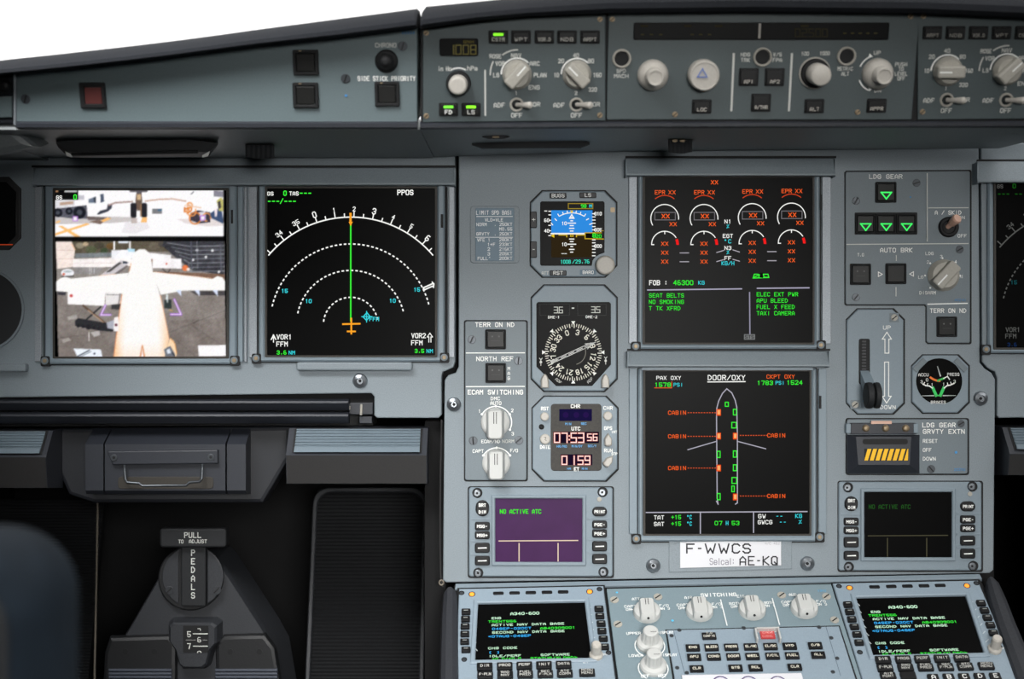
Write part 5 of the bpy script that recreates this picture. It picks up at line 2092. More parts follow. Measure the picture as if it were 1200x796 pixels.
gear_light(1026, 213, 1050.8, 237.5)
b = MB(t, 'gasket_black')
b.box(1001.5, 249, 1075, 275, .0018, .0024, 1)
b.build('light_housing')
for x in (1002.5, 1026.5, 1050.5):
    gear_light(x, 250.5, x + 23.6, 274)
korry(t, 996.5, 309, 1021, 334)
korry(t, 1038, 308.5, 1062.5, 333, False)
korry(t, 1098, 371, 1122, 395)
for x, y, r_ in ((1003, 235.5, 60), (1074, 214.5, 20), (1003, 348.5, 50), (1124.5, 292.5, 30)):
    screw(t, x, y, 4.6, .002, 'dark_steel', r_)
g = G(t, .0024)
for n, x, y, h, w in (('LDG GEAR', 1038, 207, 5.4, 39), ('A / SKID', 1111, 249.2, 5, 31), ('ON', 1127, 255, 3.6, 7), ('OFF', 1127.5, 276.5, 4, 10.5), ('AUTO BRK', 1050.3, 293.2, 5.4, 38), ('T.O', 1008.6, 298.7, 3.8, 7.5), ('LDG', 1089.3, 297.2, 3.8, 9.5), ('2', 1087.3, 307.2, 3.8, 2.6), ('3', 1103, 300.8, 3.8, 2.6), ('4', 1120, 306.8, 3.8, 2.6), ('LO', 1079, 325, 3.8, 6), ('HI', 1126.4, 324.2, 3.8, 5), ('DISARM', 1087, 343.2, 4, 19), ('TERR ON ND', 1111, 364.2, 5.4, 42.5)):
    g.text(n, x, y, h, w, WHITE, .16)
g.text('402VU', 1125, 351.7, 3, 13, (60, 130, 185), .16)
g.disc(1067, 231, 1, (60, 130, 185))
g.rect(1086.6, 243, 1.1, 80, GREY)
g.line([(1088.5, 243.8), (1134.5, 243.5)], 1.1, GREY)
g.line([(992.5, 286.5), (1134.5, 285.5)], 1.1, GREY)
g.line([(1087.5, 356.6), (1133.5, 355.6)], 1.3, WHITE)
g.rect(1050.3, 302.5, 1, 7, GREY)
g.rect(1050, 342, 1, 11, GREY)
g.line([(1029.3, 318.8), (1034, 321.5), (1029.3, 324.2), (1029.3, 318.8)], .9, WHITE)
g.line([(1070.5, 318.5), (1066, 321.2), (1070.5, 323.8), (1070.5, 318.5)], .9, WHITE)
for a_ in (-135, -90, -45, 0, 45, 90):
    g.disc(1104.5 + math.sin(math.radians(a_)) * 20.4, 323 - math.cos(math.radians(a_)) * 20.4, 1.1, WHITE)
g.build('lettering')
b = MB(t, 'gasket_black')
b.lathe(1110.5, 266.5, [(12, .002), (12, .0035), (10.5, .005), (8, .005), (7, .004)], 28)
o = b.build('toggle_base')
b = MB(t, 'peach')
p = t.L(1110.5, 266, .004)
s_, _ = t.S(1110.5, 266, .004)
d = Vector((6.5 * s_, 9 * s_, .014))
b.tube([p, p + d * .3, p + d * .45, p + d * .9, p + d], [3.0 * s_, 3.3 * s_, 4.8 * s_, 5.8 * s_, 4.8 * s_], 16)
b.build('toggle_lever', o)
bar_knob(t, 1104.5, 323, 18.6, -137, 'knob_grey')

t = instrument('gear_lever_panel', 'octagonal plate with black landing gear lever and UP and DOWN arrows', 'lever', 992.5, 362.5, 1059, 485, 13, None)
b = MB(t, 'gasket_black')
b.box(1006.5, 397, 1019.5, 450.5, .003, .0039, 2.5)
b.m('foot_grey')
for k in range(12):
    b.box(1010.2, 399.5 + k * 3.6, 1015, 401.2 + k * 3.6, .0037, .0043)
b.build('slot')
b = MB(t, 'bezel_grey')
q0 = t.L(1012.5, 440, .002)
q1 = t.L(1021, 458, .026)
s_, _ = t.S(1012, 440, .002)
b.loft([[q0 + Vector((x * s_, y * s_, 0)) for x, y in ((-5, -6), (5, -6), (5, 7), (-5, 7))], [q1 + Vector((x * s_, y * s_, 0)) for x, y in ((-7, -6), (7, -6), (6, 5), (-6, 5))]])
b.build('lever_arm')
b = MB(t, 'rubber_black')
for dx, wd in ((-4.6, 8), (4.4, 7.2)):
    st = []
    for kk, e in ((0, .82), (.12, .97), (.5, 1.0), (.88, .97), (1, .82)):
        x = 1022.8 + dx - wd / 2 + wd * kk
        cc = t.L(x, 463.5, .030)
        st.append([Vector((cc.x, cc.y + 15.2 * s_ * e * math.cos(2 * math.pi * i / 28), .030 + 15.2 * s_ * e * math.sin(2 * math.pi * i / 28))) for i in range(28)])
    b.loft(st)
b.build('lever_wheel')
g = G(t, .0037)
for pts in ([(1037, 414), (1037, 397.5), (1034, 397.5), (1039.3, 389.5), (1044.6, 397.5), (1041.6, 397.5), (1041.6, 414), (1037, 414)], [(1036.6, 424.5), (1041.4, 424.5), (1041.4, 464.5), (1044.4, 464.5), (1039, 472.5), (1033.8, 464.5), (1036.6, 464.5), (1036.6, 424.5)]):
    g.line(pts, 1.1, WHITE)
g.text('UP', 1039.3, 384, 4.8, 9, WHITE, .16)
g.text('DOWN', 1040.5, 477.3, 4.8, 18, WHITE, .16)
g.disc(1012, 470, 1, (90, 170, 215))
g.build('lettering')
for x, y in ((1048, 372.3), (1002, 474.3)):
    b = MB(t, 'plate_grey')
    b.rect(x, y, 11, 11, .0034, .004, 1)
    b.build('screw_seat')
    screw(t, x, y, 4, .004, 'knob_grey', 40)

t = instrument('brake_pressure_gauge', 'round triple brake pressure gauge marked BRAKES in octagonal bezel', 'gauge', 1069, 416.5, 1135, 484, 13, None)
cx, cy = 1100.8, 447
b = MB(t, 'screen_black')
c = t.L(cx, cy, .0042)
s_, _ = t.S(cx, cy, .0042)
pts = []
for i in range(40):
    a = 2 * math.pi * i / 40
    pts.append((c.x + 27 * s_ * math.cos(a), c.y + max(27 * s_ * math.sin(a), -25.5 * s_ + 0 * a)))
b.ext(pts, .003, .0042, .0004)
fc_ = b.build('dial')
for x, y, r_ in ((1078, 428, 45), (1126, 428, -45)):
    b = MB(t, 'plate_grey')
    cc = t.L(x, y, .004)
    a = math.radians(r_)
    ca, sa = math.cos(a), math.sin(a)
    b.ext([(cc.x + (u * ca - v * sa) * s_, cc.y + (u * sa + v * ca) * s_) for u, v in ((-9, -3.5), (9, -3.5), (9, 3.5), (-9, 3.5))], .003, .0045, .0005)
    b.build('corner_lug')
g = G(t, .0043)


def K(x, y):
    return (985 + x / 5.89, 355 + y / 5.89)


g.arc(*K(690, 430), 18.6, 180, 222, 2.4, (240, 120, 30), 10)
g.line([K(672, 537), K(712, 522)], 2.2, (60, 200, 90))
g.line([K(712, 522), K(738, 508), K(752, 528)], 1.2, WHITE)
g.line([K(637, 588), K(660, 638)], 3.4, (50, 215, 100))
g.line([K(712, 588), K(690, 638)], 3.4, (50, 215, 100))
g.line([K(568, 560), K(590, 572), (K(612, 574)), K(634, 588)], 1.4, WHITE)
g.line([K(784, 556), K(758, 568), K(735, 572), K(716, 588)], 1.4, WHITE)
for p in (((572, 566), (580, 550)), ((596, 574), (602, 558)), ((766, 564), (760, 548)), ((742, 570), (738, 554))):
    g.line([K(*p[0]), K(*p[1])], 1, WHITE)
g.line([K(655, 640), K(695, 640)], 1.6, (60, 200, 90))
for n, x, y, w in (('ACCU', 572, 497, 12), ('PRESS', 778, 494, 14), ('0', 597, 532, 2.6), ('3', 559, 545, 2.6), ('1', 632, 565, 2), ('1', 712, 562, 2), ('3', 787, 543, 2.6), ('BRAKES', 675, 687, 17.5)):
    g.text(n, *K(x, y), 3.6, w, WHITE, .16)
g.build('dial_marks', fc_)
for p0, p1, w0 in (((690, 508), (668, 438), 1.6), ((645, 641), (560, 642), 1.3), ((705, 641), (795, 640), 1.3)):
    b = MB(t, 'knob_white')
    a0, a1 = t.L(*K(*p0), .0046), t.L(*K(*p1), .0046)
    d = (a1 - a0)
    d.normalize()
    nn = Vector((-d.y, d.x, 0)) * w0 * s_ * .5
    b.ext([(v.x, v.y) for v in (a0 - nn, a1 - nn * .4, a1 + nn * .4, a0 + nn)], .0046, .005)
    b.build('needle', fc_)

t = plate('gravity_extension_panel', 'panel with hazard striped black guard marked LDG GEAR GRVTY EXTN', 'control panel', corner_px(992.5, 491.5, 1134, 555.5), corner_px(991, 490, 1135.8, 557))
b = MB(t, 'dark_blue')
q = [t.L(x, y, .006) for x, y in ((993, 510), (1077.5, 510), (1077.5, 555), (993, 555))]
q2 = [t.L(x, y, .014) for x, y in ((1003, 512), (1068, 512), (1066, 545), (1006, 545))]
b.loft([[Vector((v.x, v.y, .002)) for v in q], [Vector((v.x, v.y, .006)) for v in q], q2])
g_ = b.build('guard')
b = MB(t, 'gasket_black')
b.box(1011, 514.5, 1064, 521, .0135, .0143, 3)
b.build('slot', g_)
b = MB(t, 'gasket_black')
b.box(1013, 526, 1064.5, 540, .0135, .0144, .5)
hz = b.build('hazard_label', g_)
g = G(t, .0145)
for k in range(8):
    x = 1012.4 + k * 6.7
    p = [(x + 4.2, 526.2), (x + 8.9, 526.2), (x + 4.7, 539.8), (x, 539.8)]
    g.poly([(min(max(a, 1013), 1064.4), c_) for a, c_ in p], (255, 196, 20))
g.build('stripes', hz)
b = MB(t, 'dark_blue')
b.box(997, 496, 1074, 509, .002, .007, 1, .001)
b.build('hinge', g_)
for x in (1012.5, 1035.5, 1059):
    b = MB(t, 'brass')
    b.lathe(x, 501.5, [(4.3, .007), (4, .0085), (2.6, .0098), (.8, .0102)], 16)
    b.build('screw', g_)
b = MB(t, 'peach')
b.box(1021, 493.5, 1045, 497, .0065, .0076, .5)
b.build('hinge_plate', g_)
for x in (994.5, 1073.5):
    b = MB(t, 'bezel_grey')
    b.box(x - 2.8, 496.5, x + 2.8, 508, .002, .008, 1, .001)
    b.build('hinge_lug', g_)
g = G(t, .0024)
for n, x, y, h, w in (('LDG GEAR', 1100.3, 498.3, 5.6, 39), ('GRVTY EXTN', 1106, 505.8, 5.6, 49), ('RESET', 1090, 517, 4.4, 17), ('OFF', 1086.5, 527.5, 4.4, 10), ('DOWN', 1089, 537.8, 4.4, 15)):
    g.text(n, x, y, h, w, WHITE, .17)
g.text('20ZVU', 1124.5, 550.5, 3.2, 13, (60, 140, 200), .16)
g.disc(1120.5, 530.3, 1.6, (70, 150, 210))
g.build('lettering')
screw(t, 1126, 496.5, 4.4, .002, 'dark_steel', 30)
screw(t, 1091, 549.8, 4.8, .002, 'dark_steel', 130)


# ------------------------------------------------------------------ stowed table and footrests under the captain panel
t = Thing('folding_table', 'stowed dark sliding table with two long rails under the captain displays', 'table', MAIN, 200, 480)
b = MB(t, 'gasket_black')
b.poly([(-90, 463), (436.5, 462), (437, 498.5), (-90, 500)], -.075, -.034)
b.build('housing')


def rail(y0, y1, x1, nn=.004):
    b = MB(t, 'dark_blue')
    st = []
    for x in (-90, x1):
        a, c_ = t.L(x, y0, nn), t.L(x, y1, nn)
        h = a.y - c_.y
        st.append([Vector((a.x, a.y, nn - .016)), Vector((a.x, a.y - h * .04, nn - .006)), Vector((a.x, a.y - h * .16, nn)), Vector((a.x, a.y - h * .34, nn + .001)), Vector((a.x, a.y - h * .5, nn - .001)), Vector((a.x, a.y - h * .75, nn - .003)), Vector((a.x, c_.y, nn - .007)), Vector((a.x, c_.y, nn - .016))])
    b.loft(st)
    return b.build('rail')


rail(468, 481.5, 408)
rail(483.5, 497, 408)
b = MB(t, 'dark_blue')
b.box(410, 463.5, 436, 470.5, -.034, -.012, 1, .002)
b.box(409, 472, 437, 486, -.034, -.009, 1, .002)
b.box(421, 488, 436, 496.5, -.034, -.012, 1, .002)
b.build('hinge')
b = MB(t, 'knob_grey')
b.tube([t.L(423.5, 474, -.008), t.L(423, 486.5, -.0085)], .0012)
b.tube([t.L(418, 470, -.011), t.L(418.5, 464.5, -.011), t.L(423, 463.2, -.011)], .0008)
b.tube([t.L(409.6, 476, -.008), t.L(409.3, 480, -.008)], .001)
b.build('latch')


def footrest(label, rx0, rx1, hx0, hx1, y):
    """ribbed pale step on a dark wedge housing; y = rows of its top, rib end, lip and bottom"""
    t = Thing('footrest', label, 'footrest', MAIN, (hx0 + hx1) / 2, y[3], 'ribbed footrests')
    N1 = .02
    b = MB(t, 'dark_blue')

    def P(x, yy, n):
        v = t.L(hx0, yy, n)
        xx = t.L(x, yy, N1).x
        return Vector((xx, v.y, n))
    st = []
    for x in (hx0, hx1):
        st.append([P(x, y[0] - 3, -.03), P(x, y[0], 0), P(x, y[1], N1 - .002), P(x, y[2], N1), P(x, y[3], N1 - .004), P(x, y[3], -.03)])
    b.loft(st)
    b.build('housing')
    b = MB(t, 'dark_brown')
    st = []
    for x in (hx0 + .6, hx1 - .6):
        st.append([P(x, y[2] + .5, N1 + .0004), P(x, y[3] - .3, N1 - .0034), P(x, y[3] - .3, N1 - .006), P(x, y[2] + .5, N1 - .004)])
    b.loft(st)
    b.build('front_face')
    b = MB(t, 'pad_blue')
    st = []
    for x in (rx0, rx1):
        pr = []
        for k in range(33):
            f = k / 32
            yy = y[0] + .5 + (y[1] - 1 - y[0]) * f
            n = .0015 + (N1 - .002) * f + (.0016 if k % 4 in (1, 2) and k < 26 else (.0016 if k >= 26 else 0))
            pr.append(P(x, yy, n))
        pr += [P(x, y[1] - .5, N1 - .003), P(x, y[0] + .5, -.004)]
        st.append(pr)
    b.loft(st)
    b.build('ribbed_pad')
    b = MB(t, 'gasket_black')
    st = []
    for x in (rx0 - 2.5, rx1 + 2.5):
        st.append([P(x, y[0], .0012), P(x, y[1] + .5, N1 - .0008), P(x, y[1] + .5, N1 - .003), P(x, y[0], -.002)])
    b.loft(st)
    b.build('gap')
    return t


footrest('ribbed grey footrest step beside the centre instrument panel', 344.5, 491.5, 335, 500, (502, 530.5, 533.5, 567))
footrest('ribbed grey footrest step cut by the left picture edge', -100, 46, -110, 54, (505, 532, 536, 572))

footrest('ribbed grey footrest step cut by the right picture edge under the first officer panel', 1192, 1300, 1183, 1310, (501, 527, 532, 557))

t = Thing('crossbeam', 'dark sloping beam joining the left footrest to the right footrest', 'beam', MAIN, 210, 585)
b = MB(t, 'beam_grey')
b.poly([(46, 503), (340, 500), (340, 536), (308, 590), (110, 590), (80, 580), (62, 540)], -.06, -.028, .004)
b.build('body')

t = Thing('pull_box', 'dark box with wire bail handle in the middle of the beam under the captain panel', 'box', MAIN, 206, 578)


def box_loft(name, x0, x1, m_, y=(502.5, 520, 575, 579), n1=-.002, nb=-.028):
    b = MB(t, m_)
    st = []
    for x in (x0, x1):
        xx = t.L(x, y[1], n1).x
        st.append([Vector((xx, t.L(x, y[0], nb).y, nb)), Vector((xx, t.L(x, y[1] - 1, n1 - .002).y, n1 - .002)), Vector((xx, t.L(x, y[1] + 1, n1).y, n1)), Vector((xx, t.L(x, y[2], n1).y, n1)), Vector((xx, t.L(x, y[3], n1 - .004).y, n1 - .004)), Vector((xx, t.L(x, y[3], nb).y, nb))])
    b.loft(st)
    return b.build(name)


box_loft('door', 123, 264, 'dark_blue')
box_loft('side_cheek', 100, 121, 'dark_blue')
box_loft('side_cheek', 266, 288, 'dark_blue')
b = MB(t, 'dark_blue')
b.poly([(126.5, 529), (255, 527.5), (255, 543.5), (132, 545), (126.5, 533)], -.002, .004, .001)
b.build('handle_plate')
for x, y in ((133.5, 536.5), (247, 536)):
    b = MB(t, 'dark_steel')
    b.cyl(x, y, 4, .004, .005, .0003, 18)
    b.m('gasket_black').cyl(x, y, 1.7, .0049, .0053, 0, 8)
    b.build('screw')
b = MB(t, 'label_brown')
b.box(138, 559, 250, 573, -.0025, -.0012, 4, .0003)
b.build('worn_label')
b = MB(t, 'dark_steel')
b.tube([t.L(x, y, n) for x, y, n in ((146, 545, .002), (146, 549, .005), (147, 562, .007), (149, 565.5, .007), (163, 566.5, .007), (167, 569.5, .007), (218, 569, .007), (222, 565.5, .007), (234, 564.5, .007), (236.5, 561, .007), (237, 548, .005), (237, 544, .002))], .0013, 10)
b.build('bail_handle')

# ------------------------------------------------------------------ footwell
RIB = Plane((0, 1.60, CZ - .14), (1, 0, 0), (0, .32, 1))


def ribbed_panel(label, x0, y0, x1, y1, step, framed):
    t = Thing('kick_panel', label, 'panel', RIB, (x0 + x1) / 2, y1, 'ribbed footwell panels')
    b = MB(t, 'foot_black')
    y = y0
    st = []
    n = int((y1 - y0) / step)
    lo = [[], []]
    for k in range(n * 4 + 1):
        yy = y0 + k * step / 4
        z = .0016 * (1 - abs(math.cos(math.pi * k / 4)) ** 2)
        for i, x in enumerate((x0, x1)):
            a = t.L(x0 if i == 0 else x1, (y0 + y1) / 2, 0)
            v = t.L(x, yy, 0)
            lo[i].append(Vector((a.x, v.y, z)))
    for i in (0, 1):
        a, c_ = lo[i][0], lo[i][-1]
        lo[i] += [Vector((c_.x, c_.y, -.01)), Vector((a.x, a.y, -.01))]
    b.loft(lo)
    b.build('ribbed_face')
    return t


t = ribbed_panel('black ribbed footwell panel with rounded frame under the right footrest', 366, 574, 494, 840, 4.3, True)
b = MB(t, 'foot_grey')
a, c_ = t.L(366, 707, .004), t.L(494, 707, .004)
yt, yb = t.L(430, 576, .004).y, t.L(430, 845, .004).y
w = (c_.x - a.x) / 2
cx, cy, hh = (a.x + c_.x) / 2, (yt + yb) / 2, (yt - yb) / 2
b.ring(rr(cx, cy, w + .004, hh + .004, .018, 6), rr(cx, cy, w - .001, hh - .001, .016, 6), -.01, .006, .001)
b.build('frame')
t = ribbed_panel('black ribbed footwell panel with pale edge trim at the left', -60, 585, 111, 840, 3.6, False)
b = MB(t, 'trim_beige')
b.tube([t.L(114.5, 588, .004), t.L(113, 680, .004), t.L(110, 840, .004)], .0011)
b.build('edge_trim')

t = Thing('pedal_adjuster', 'black pedal adjustment unit with PULL TO ADJUST T-handle in the captain footwell', 'pedal unit', FOOT, 226, 796)
b = MB(t, 'foot_grey')
st = []
for z, k in ((-.06, 1.06), (-.012, 1.0), (-.004, .985), (0, .96)):
    ring_ = []
    for x, y in ((192, 664), (200, 655), (254, 655), (262, 664), (310, 738), (322, 760), (334, 830), (120, 830), (126, 775), (146, 742), (150, 736)):
        v = t.L(226 + (x - 226) * k, 745 + (y - 745) * k, 0)
        ring_.append(Vector((v.x, v.y, z)))
    st.append(ring_)
b.loft(st)
b.build('cover')
for (pts) in ([(128, 747), (199, 745), (206, 755), (206, 835), (118, 835), (122, 765)], [(262, 745), (310, 744), (322, 760), (334, 835), (253, 835), (252, 755)]):
    b = MB(t, 'foot_black')
    b.poly(pts, -.002, .008, .004)
    o = b.build('foot_plate')
    x0 = sum(p[0] for p in pts) / len(pts)
    for dx in (-17, 17):
        b = MB(t, 'gasket_black')
        b.cyl((164 if x0 < 220 else 287) + dx, 764, 3.4, .0078, .0084, 0, 14)
        b.build('screw', o)
    b = MB(t, 'foot_pad')
    xa, xb = (127, 201) if x0 < 220 else (252, 325)
    for k in range(12):
        b.box(xa, 784.5 + k * 4, xb, 787.6 + k * 4, .007, .0105, 0, .0008)
    b.build('ribbed_pad', o)
b = MB(t, 'foot_black')
b.cyl(226, 676, 37.5, -.004, .008, .0015, 48)
disc = b.build('disc')
for sgn in (-1, 1):
    b = MB(t, 'foot_grey')
    pts = []
    c0 = t.L(226, 676, .009)
    s_, _ = t.S(226, 676, .009)
    for k in range(15):
        a = math.radians(-62 + 124 * k / 14)
        pts.append((c0.x + sgn * 36 * s_ * math.cos(a), c0.y + 36 * s_ * math.sin(a)))
    b.ext(pts, .007, .0096, .0008)
    b.build('plate', disc)
for x in (198.5, 254):
    screw(t, x, 692, 5, .0096, 'foot_grey', 45, 'screw', disc)
b = MB(t, 'rubber_black')
b.box(212, 630, 241, 711, .006, .016, 2, .0015)
b.box(187, 619.5, 265, 642, .010, .024, 4, .002)
h_ = b.build('pull_handle')
g = G(t, .0242)
LG_ = (206, 208, 202)
g.text('PULL', 225.8, 627.3, 6.6, 20, LG_, .16)
g.text('TO', 212, 634.8, 4.4, 6, LG_, .16)
g.text('ADJUST', 232, 634.6, 4.4, 21, LG_, .16)
g.build('lettering', h_)
g = G(t, .0162)
for i, n in enumerate('PEDALS'):
    g.text(n, 226.2, 648 + i * 10, 7.4, 4.6, LG_, .16)
g.build('lettering', h_)
b = MB(t, 'foot_grey')
st = []
for z, k in ((-.002, 1.12), (.008, 1.06), (.014, .98), (.016, .9)):
    st.append([Vector((*t.L(229 + x * k, 752 + y * k, 0)[:2], z)) for x, y in ((-27, -22), (-22, -26), (24, -26), (29, -22), (29, -2), (22, 6), (17, 24), (12, 28), (-10, 28), (-15, 24), (-20, 6), (-27, -4))])
b.loft(st)
w_ = b.build('scale_surround')
b = MB(t, 'gasket_black')
b.box(214.5, 733.5, 244, 765, .0155, .0168, 1)
b.build('scale_window', w_)
g = G(t, .0170)
for n, x, y, h in (('5', 221.5, 743.5, 7), ('7', 221.5, 757.5, 7), ('6', 233.5, 750, 6)):
    g.text(n, x, y, h, 4.4, LG_, .16)
g.line([(226.5, 743), (243, 743)], 1.1, LG_)
g.line([(226.5, 757.5), (243, 757.5)], 1.1, LG_)
g.line([(218, 750.3), (229, 750.3)], .6, (150, 150, 146))
g.line([(238, 750.3), (242.5, 750.3)], .6, (150, 150, 146))
g.arc(233.5, 765.5, 2.2, -90, 90, .9, LG_, 8)
g.line([(232, 737), (234.5, 737), (235, 739)], .9, LG_)
g.build('scale_marks', w_)

# ------------------------------------------------------------------ pedestal
t = Thing('centre_pedestal', 'sloping centre pedestal body between the two pilot stations', 'pedestal', PED, 850, 690)
b = MB(t, 'void_black')
b.poly([(532, 686.5), (1146, 674.5), (1248, 870), (520, 900)], -.10, -.003)
b.build('body')
b = MB(t, 'bezel_grey')
b.poly([(534, 684), (1148, 672.5), (1151, 678), (533, 690)], -.01, -.0005, .0008)
b.build('top_edge')


def sill(label, pts, w0):
    t = Thing('pedestal_sill', label, 'sill', PED, pts[0][0], pts[0][1], 'padded pedestal sills')
    b = MB(t, 'sill_grey')
    st = []
    for x, y, w in pts:
        c0 = t.L(x, y, .004)
        s_, _ = t.S(x, y, .004)
        hw = w * s_ / 2
        st.append([Vector((c0.x + hw * u, c0.y, v)) for u, v in ((-1, -.02), (-1, .002), (-.8, .007), (-.35, .0095), (.35, .0095), (.8, .007), (1, .002), (1, -.02))])
    b.loft(st)
    b.build('pad')
    return t


sill('dark padded sill along the left edge of the pedestal', [(527.5, 693, 10), (527.5, 697, 17), (527, 720, 20), (526.5, 760, 22), (526, 860, 26)], 20)
sill('dark padded sill along the right edge of the pedestal', [(1160, 681, 8), (1163, 686, 17), (1170, 706, 22), (1180, 735, 25), (1194, 770, 28), (1224, 850, 32)], 24)

t = Thing('hanging_cord', 'thin brownish cord with a small ring hanging at the left edge of the centre panel', 'cord', MAIN, 517, 600)
b = MB(t, 'dark_brown')
b.tube([t.L(517.5, 492, .001), t.L(516, 560, .002), t.L(515.5, 640, .002), t.L(516.5, 680, .003), t.L(519, 688, .004)], .0009, 8)
b.build('cord')
b = MB(t, 'trim_beige')
b.tube([t.L(517.3 + 2.6 * math.cos(a * math.pi / 6), 683 + 2.8 * math.sin(a * math.pi / 6), .004) for a in range(13)], .0008, 8)
b.build('ring')


def flight_computer(label, corners, scr, lights, slots, lsk_l, lsk_r, rows, knob, texts, screws_, letters=None):
    t = Thing('flight_management_unit', label, 'control display unit', PED, (corners[0][0] + corners[1][0]) / 2, corners[0][1], 'flight management units')
    b = MB(t, 'gasket_black')
    cxm = sum(p[0] for p in corners) / 4
    b.poly([(p[0] + (1.8 if p[0] > cxm else -1.8), p[1] + (-.8 if p[1] < 740 else .8)) for p in corners], -.004, .0002)
    b.build('gasket')
    b = MB(t, 'pedestal_grey')
    pts = [t.L(x, y, .0034)[:2] for x, y in corners]
    inn = [t.L(x, y, .0034)[:2] for x, y in scr]
    inn = offset_in(inn, -.0012)
    b.ring([Vector(p) for p in pts], [Vector(p) for p in inn], -.002, .0034, .0008, .0008)
    b.build('face_plate')
    b = MB(t, 'pedestal_grey')
    o1 = offset_in([t.L(x, y, .0052)[:2] for x, y in scr], -.005)
    i1 = offset_in([t.L(x, y, .0052)[:2] for x, y in scr], -.0006)
    b.ring(o1, i1, .003, .0052, .0009, .001)
    b.build('screen_rim')
    b = MB(t, 'screen_black')
    b.ext(offset_in([t.L(x, y, .0028)[:2] for x, y in scr], -.0007), .001, .0022)
    sc = b.build('screen')
    g = G(t, .0023, True)
    for n, x, y, h, w, c_, al in texts:
        g.text(n, x, y, 3.7 if n[:2] == 'A3' else 3.0, w, c_, .3, al)
    g.build('symbology', sc)
    for x, y in lights:
        b = MB(t, 'gasket_black')
        b.cyl(x, y, 4, .003, .0037, 0, 16)
        b.m('lamp_amber').cyl(x, y, 2.9, .0035, .0044, .0004, 14)
        b.build('indicator_lamp')
    for x, y in slots:
        button(t, x, y, 12.5, 3.6, None, None, .003, .0042, 'key_black', frame=False, r=1.6, name='annunciator')
    for lst in (lsk_l, lsk_r):
        for x, y in lst:
            o = button(t, x, y, 10.5, 6, None, None, .003, .0062, 'key_black', frame=False, r=1.2, name='line_select_key')
            g = G(t, .0063)
            g.rect(x, y - .8, 5, .9, (150, 152, 150))
            g.build('legend', o)
    for names, pos in rows:
        for n, (x, y) in zip(names, pos):
            o = button(t, x, y, 18.5, 8.2, None, None, .003, .006, 'key_black', frame=False, r=1.4)
            g = G(t, .0061)
            if '|' in n:
                a, c_ = n.split('|')
                g.text(a, x, y - 2.2, 2.8, min(14, len(a) * 3.3), (196, 196, 190), .24)
                g.text(c_, x, y + 1.0, 2.8, min(14, len(c_) * 3.3), (196, 196, 190), .24)
            elif n:
                g.text(n, x, y - .4, 3.3, min(14, len(n) * 3.4), (196, 196, 190), .24)
            g.build('legend', o)
    if letters:
        for n, x, y in letters:
            o = button(t, x, y, 13, 9, None, None, .003, .006, 'key_black', frame=False, r=1.4)
            g = G(t, .0061)
            g.text(n, x, y - .6, 5.2, 5, WHITE, .2)
            g.build('legend', o)
    b = MB(t, 'knob_cream')
    b.lathe(knob[0], knob[1], [(8, .003), (8, .006), (6, .008), (5.8, .018), (4.6, .0196)], 20)
    o = b.build('brightness_knob')
    # diagonal scribe lines between the keys and the screen
    g = G(t, .0035)
    for (x0, y0, x1, y1) in texts_lines(lsk_l, lsk_r, scr):
        g.line([(x0, y0), (x1, y1)], .8, (206, 214, 216))
    g.text('BRT', knob[0] + 11, knob[1] - 5, 2.6, 7, WHITE, .2)
    g.text('OFF', knob[0] - 12, knob[1] + 4, 2.6, 7, WHITE, .2)
    g.build('lettering')
    for x, y in screws_:
        b = MB(t, 'gasket_black')
        b.cyl(x, y, 3.4, .0025, .0037, 0, 14)
        b.m('dark_steel').cyl(x, y, 2.2, .003, .0041, .0003, 12)
        b.build('screw')
    return t


def texts_lines(l, r, scr):
    out = []
    for x, y in l:
        out.append((x + 10, y - 1.5, x + 13.5, y + 2.5))
    for x, y in r:
        out.append((x - 14, y + 3.5, x - 10, y - .5))
    return out


GR2 = (64, 235, 70)
PAL = (206, 246, 214)
LBL = (64, 180, 250)


def fms_text(dx, dy, k, sl):
    """page of the flight management unit; sl shears the columns with the perspective"""
    rowsx = []
    for n, x, y, h, w, c_, al in (('A340-600', 615, 719.2, 5.2, 34, PAL, 'c'), ('ENG', 576.5, 724.8, 4, 11, PAL, 'l'), ('TRENT556', 572.5, 728.8, 4.6, 33, GR2, 'l'), ('ACTIVE NAV DATA BASE', 576.5, 732.8, 4.2, 85, PAL, 'l'),
                                  ('04SEP-02OCT', 577, 737.3, 4.8, 46, LBL, 'l'), ('AB40309001', 633.5, 736.6, 4.8, 41, GR2, 'l'), ('SECOND NAV DATA BASE', 577, 741.6, 4.2, 85, PAL, 'l'), ('<07AUG-04SEP', 572.5, 746.2, 4.8, 50, LBL, 'l'),
                                  ('CHG CODE', 572.5, 760, 4.4, 34, PAL, 'l'), ('[ ]', 574, 765, 4.8, 11, LBL, 'l'), ('IDLE/PERF', 573, 769.3, 4.2, 38, PAL, 'l'), ('SOFTWARE', 634, 767.8, 4.2, 34, PAL, 'l'), ('+0.0/+0.0', 577, 772.6, 3, 34, GR2, 'l'), ('STATUS/XLOAD>', 622, 771.8, 4.2, 55, GR2, 'l')):
        f = (y - 719.2) / 53.0
        rowsx.append((n, x + dx + sl * f, y + dy + k * f, h, w, c_, al))
    return rowsx


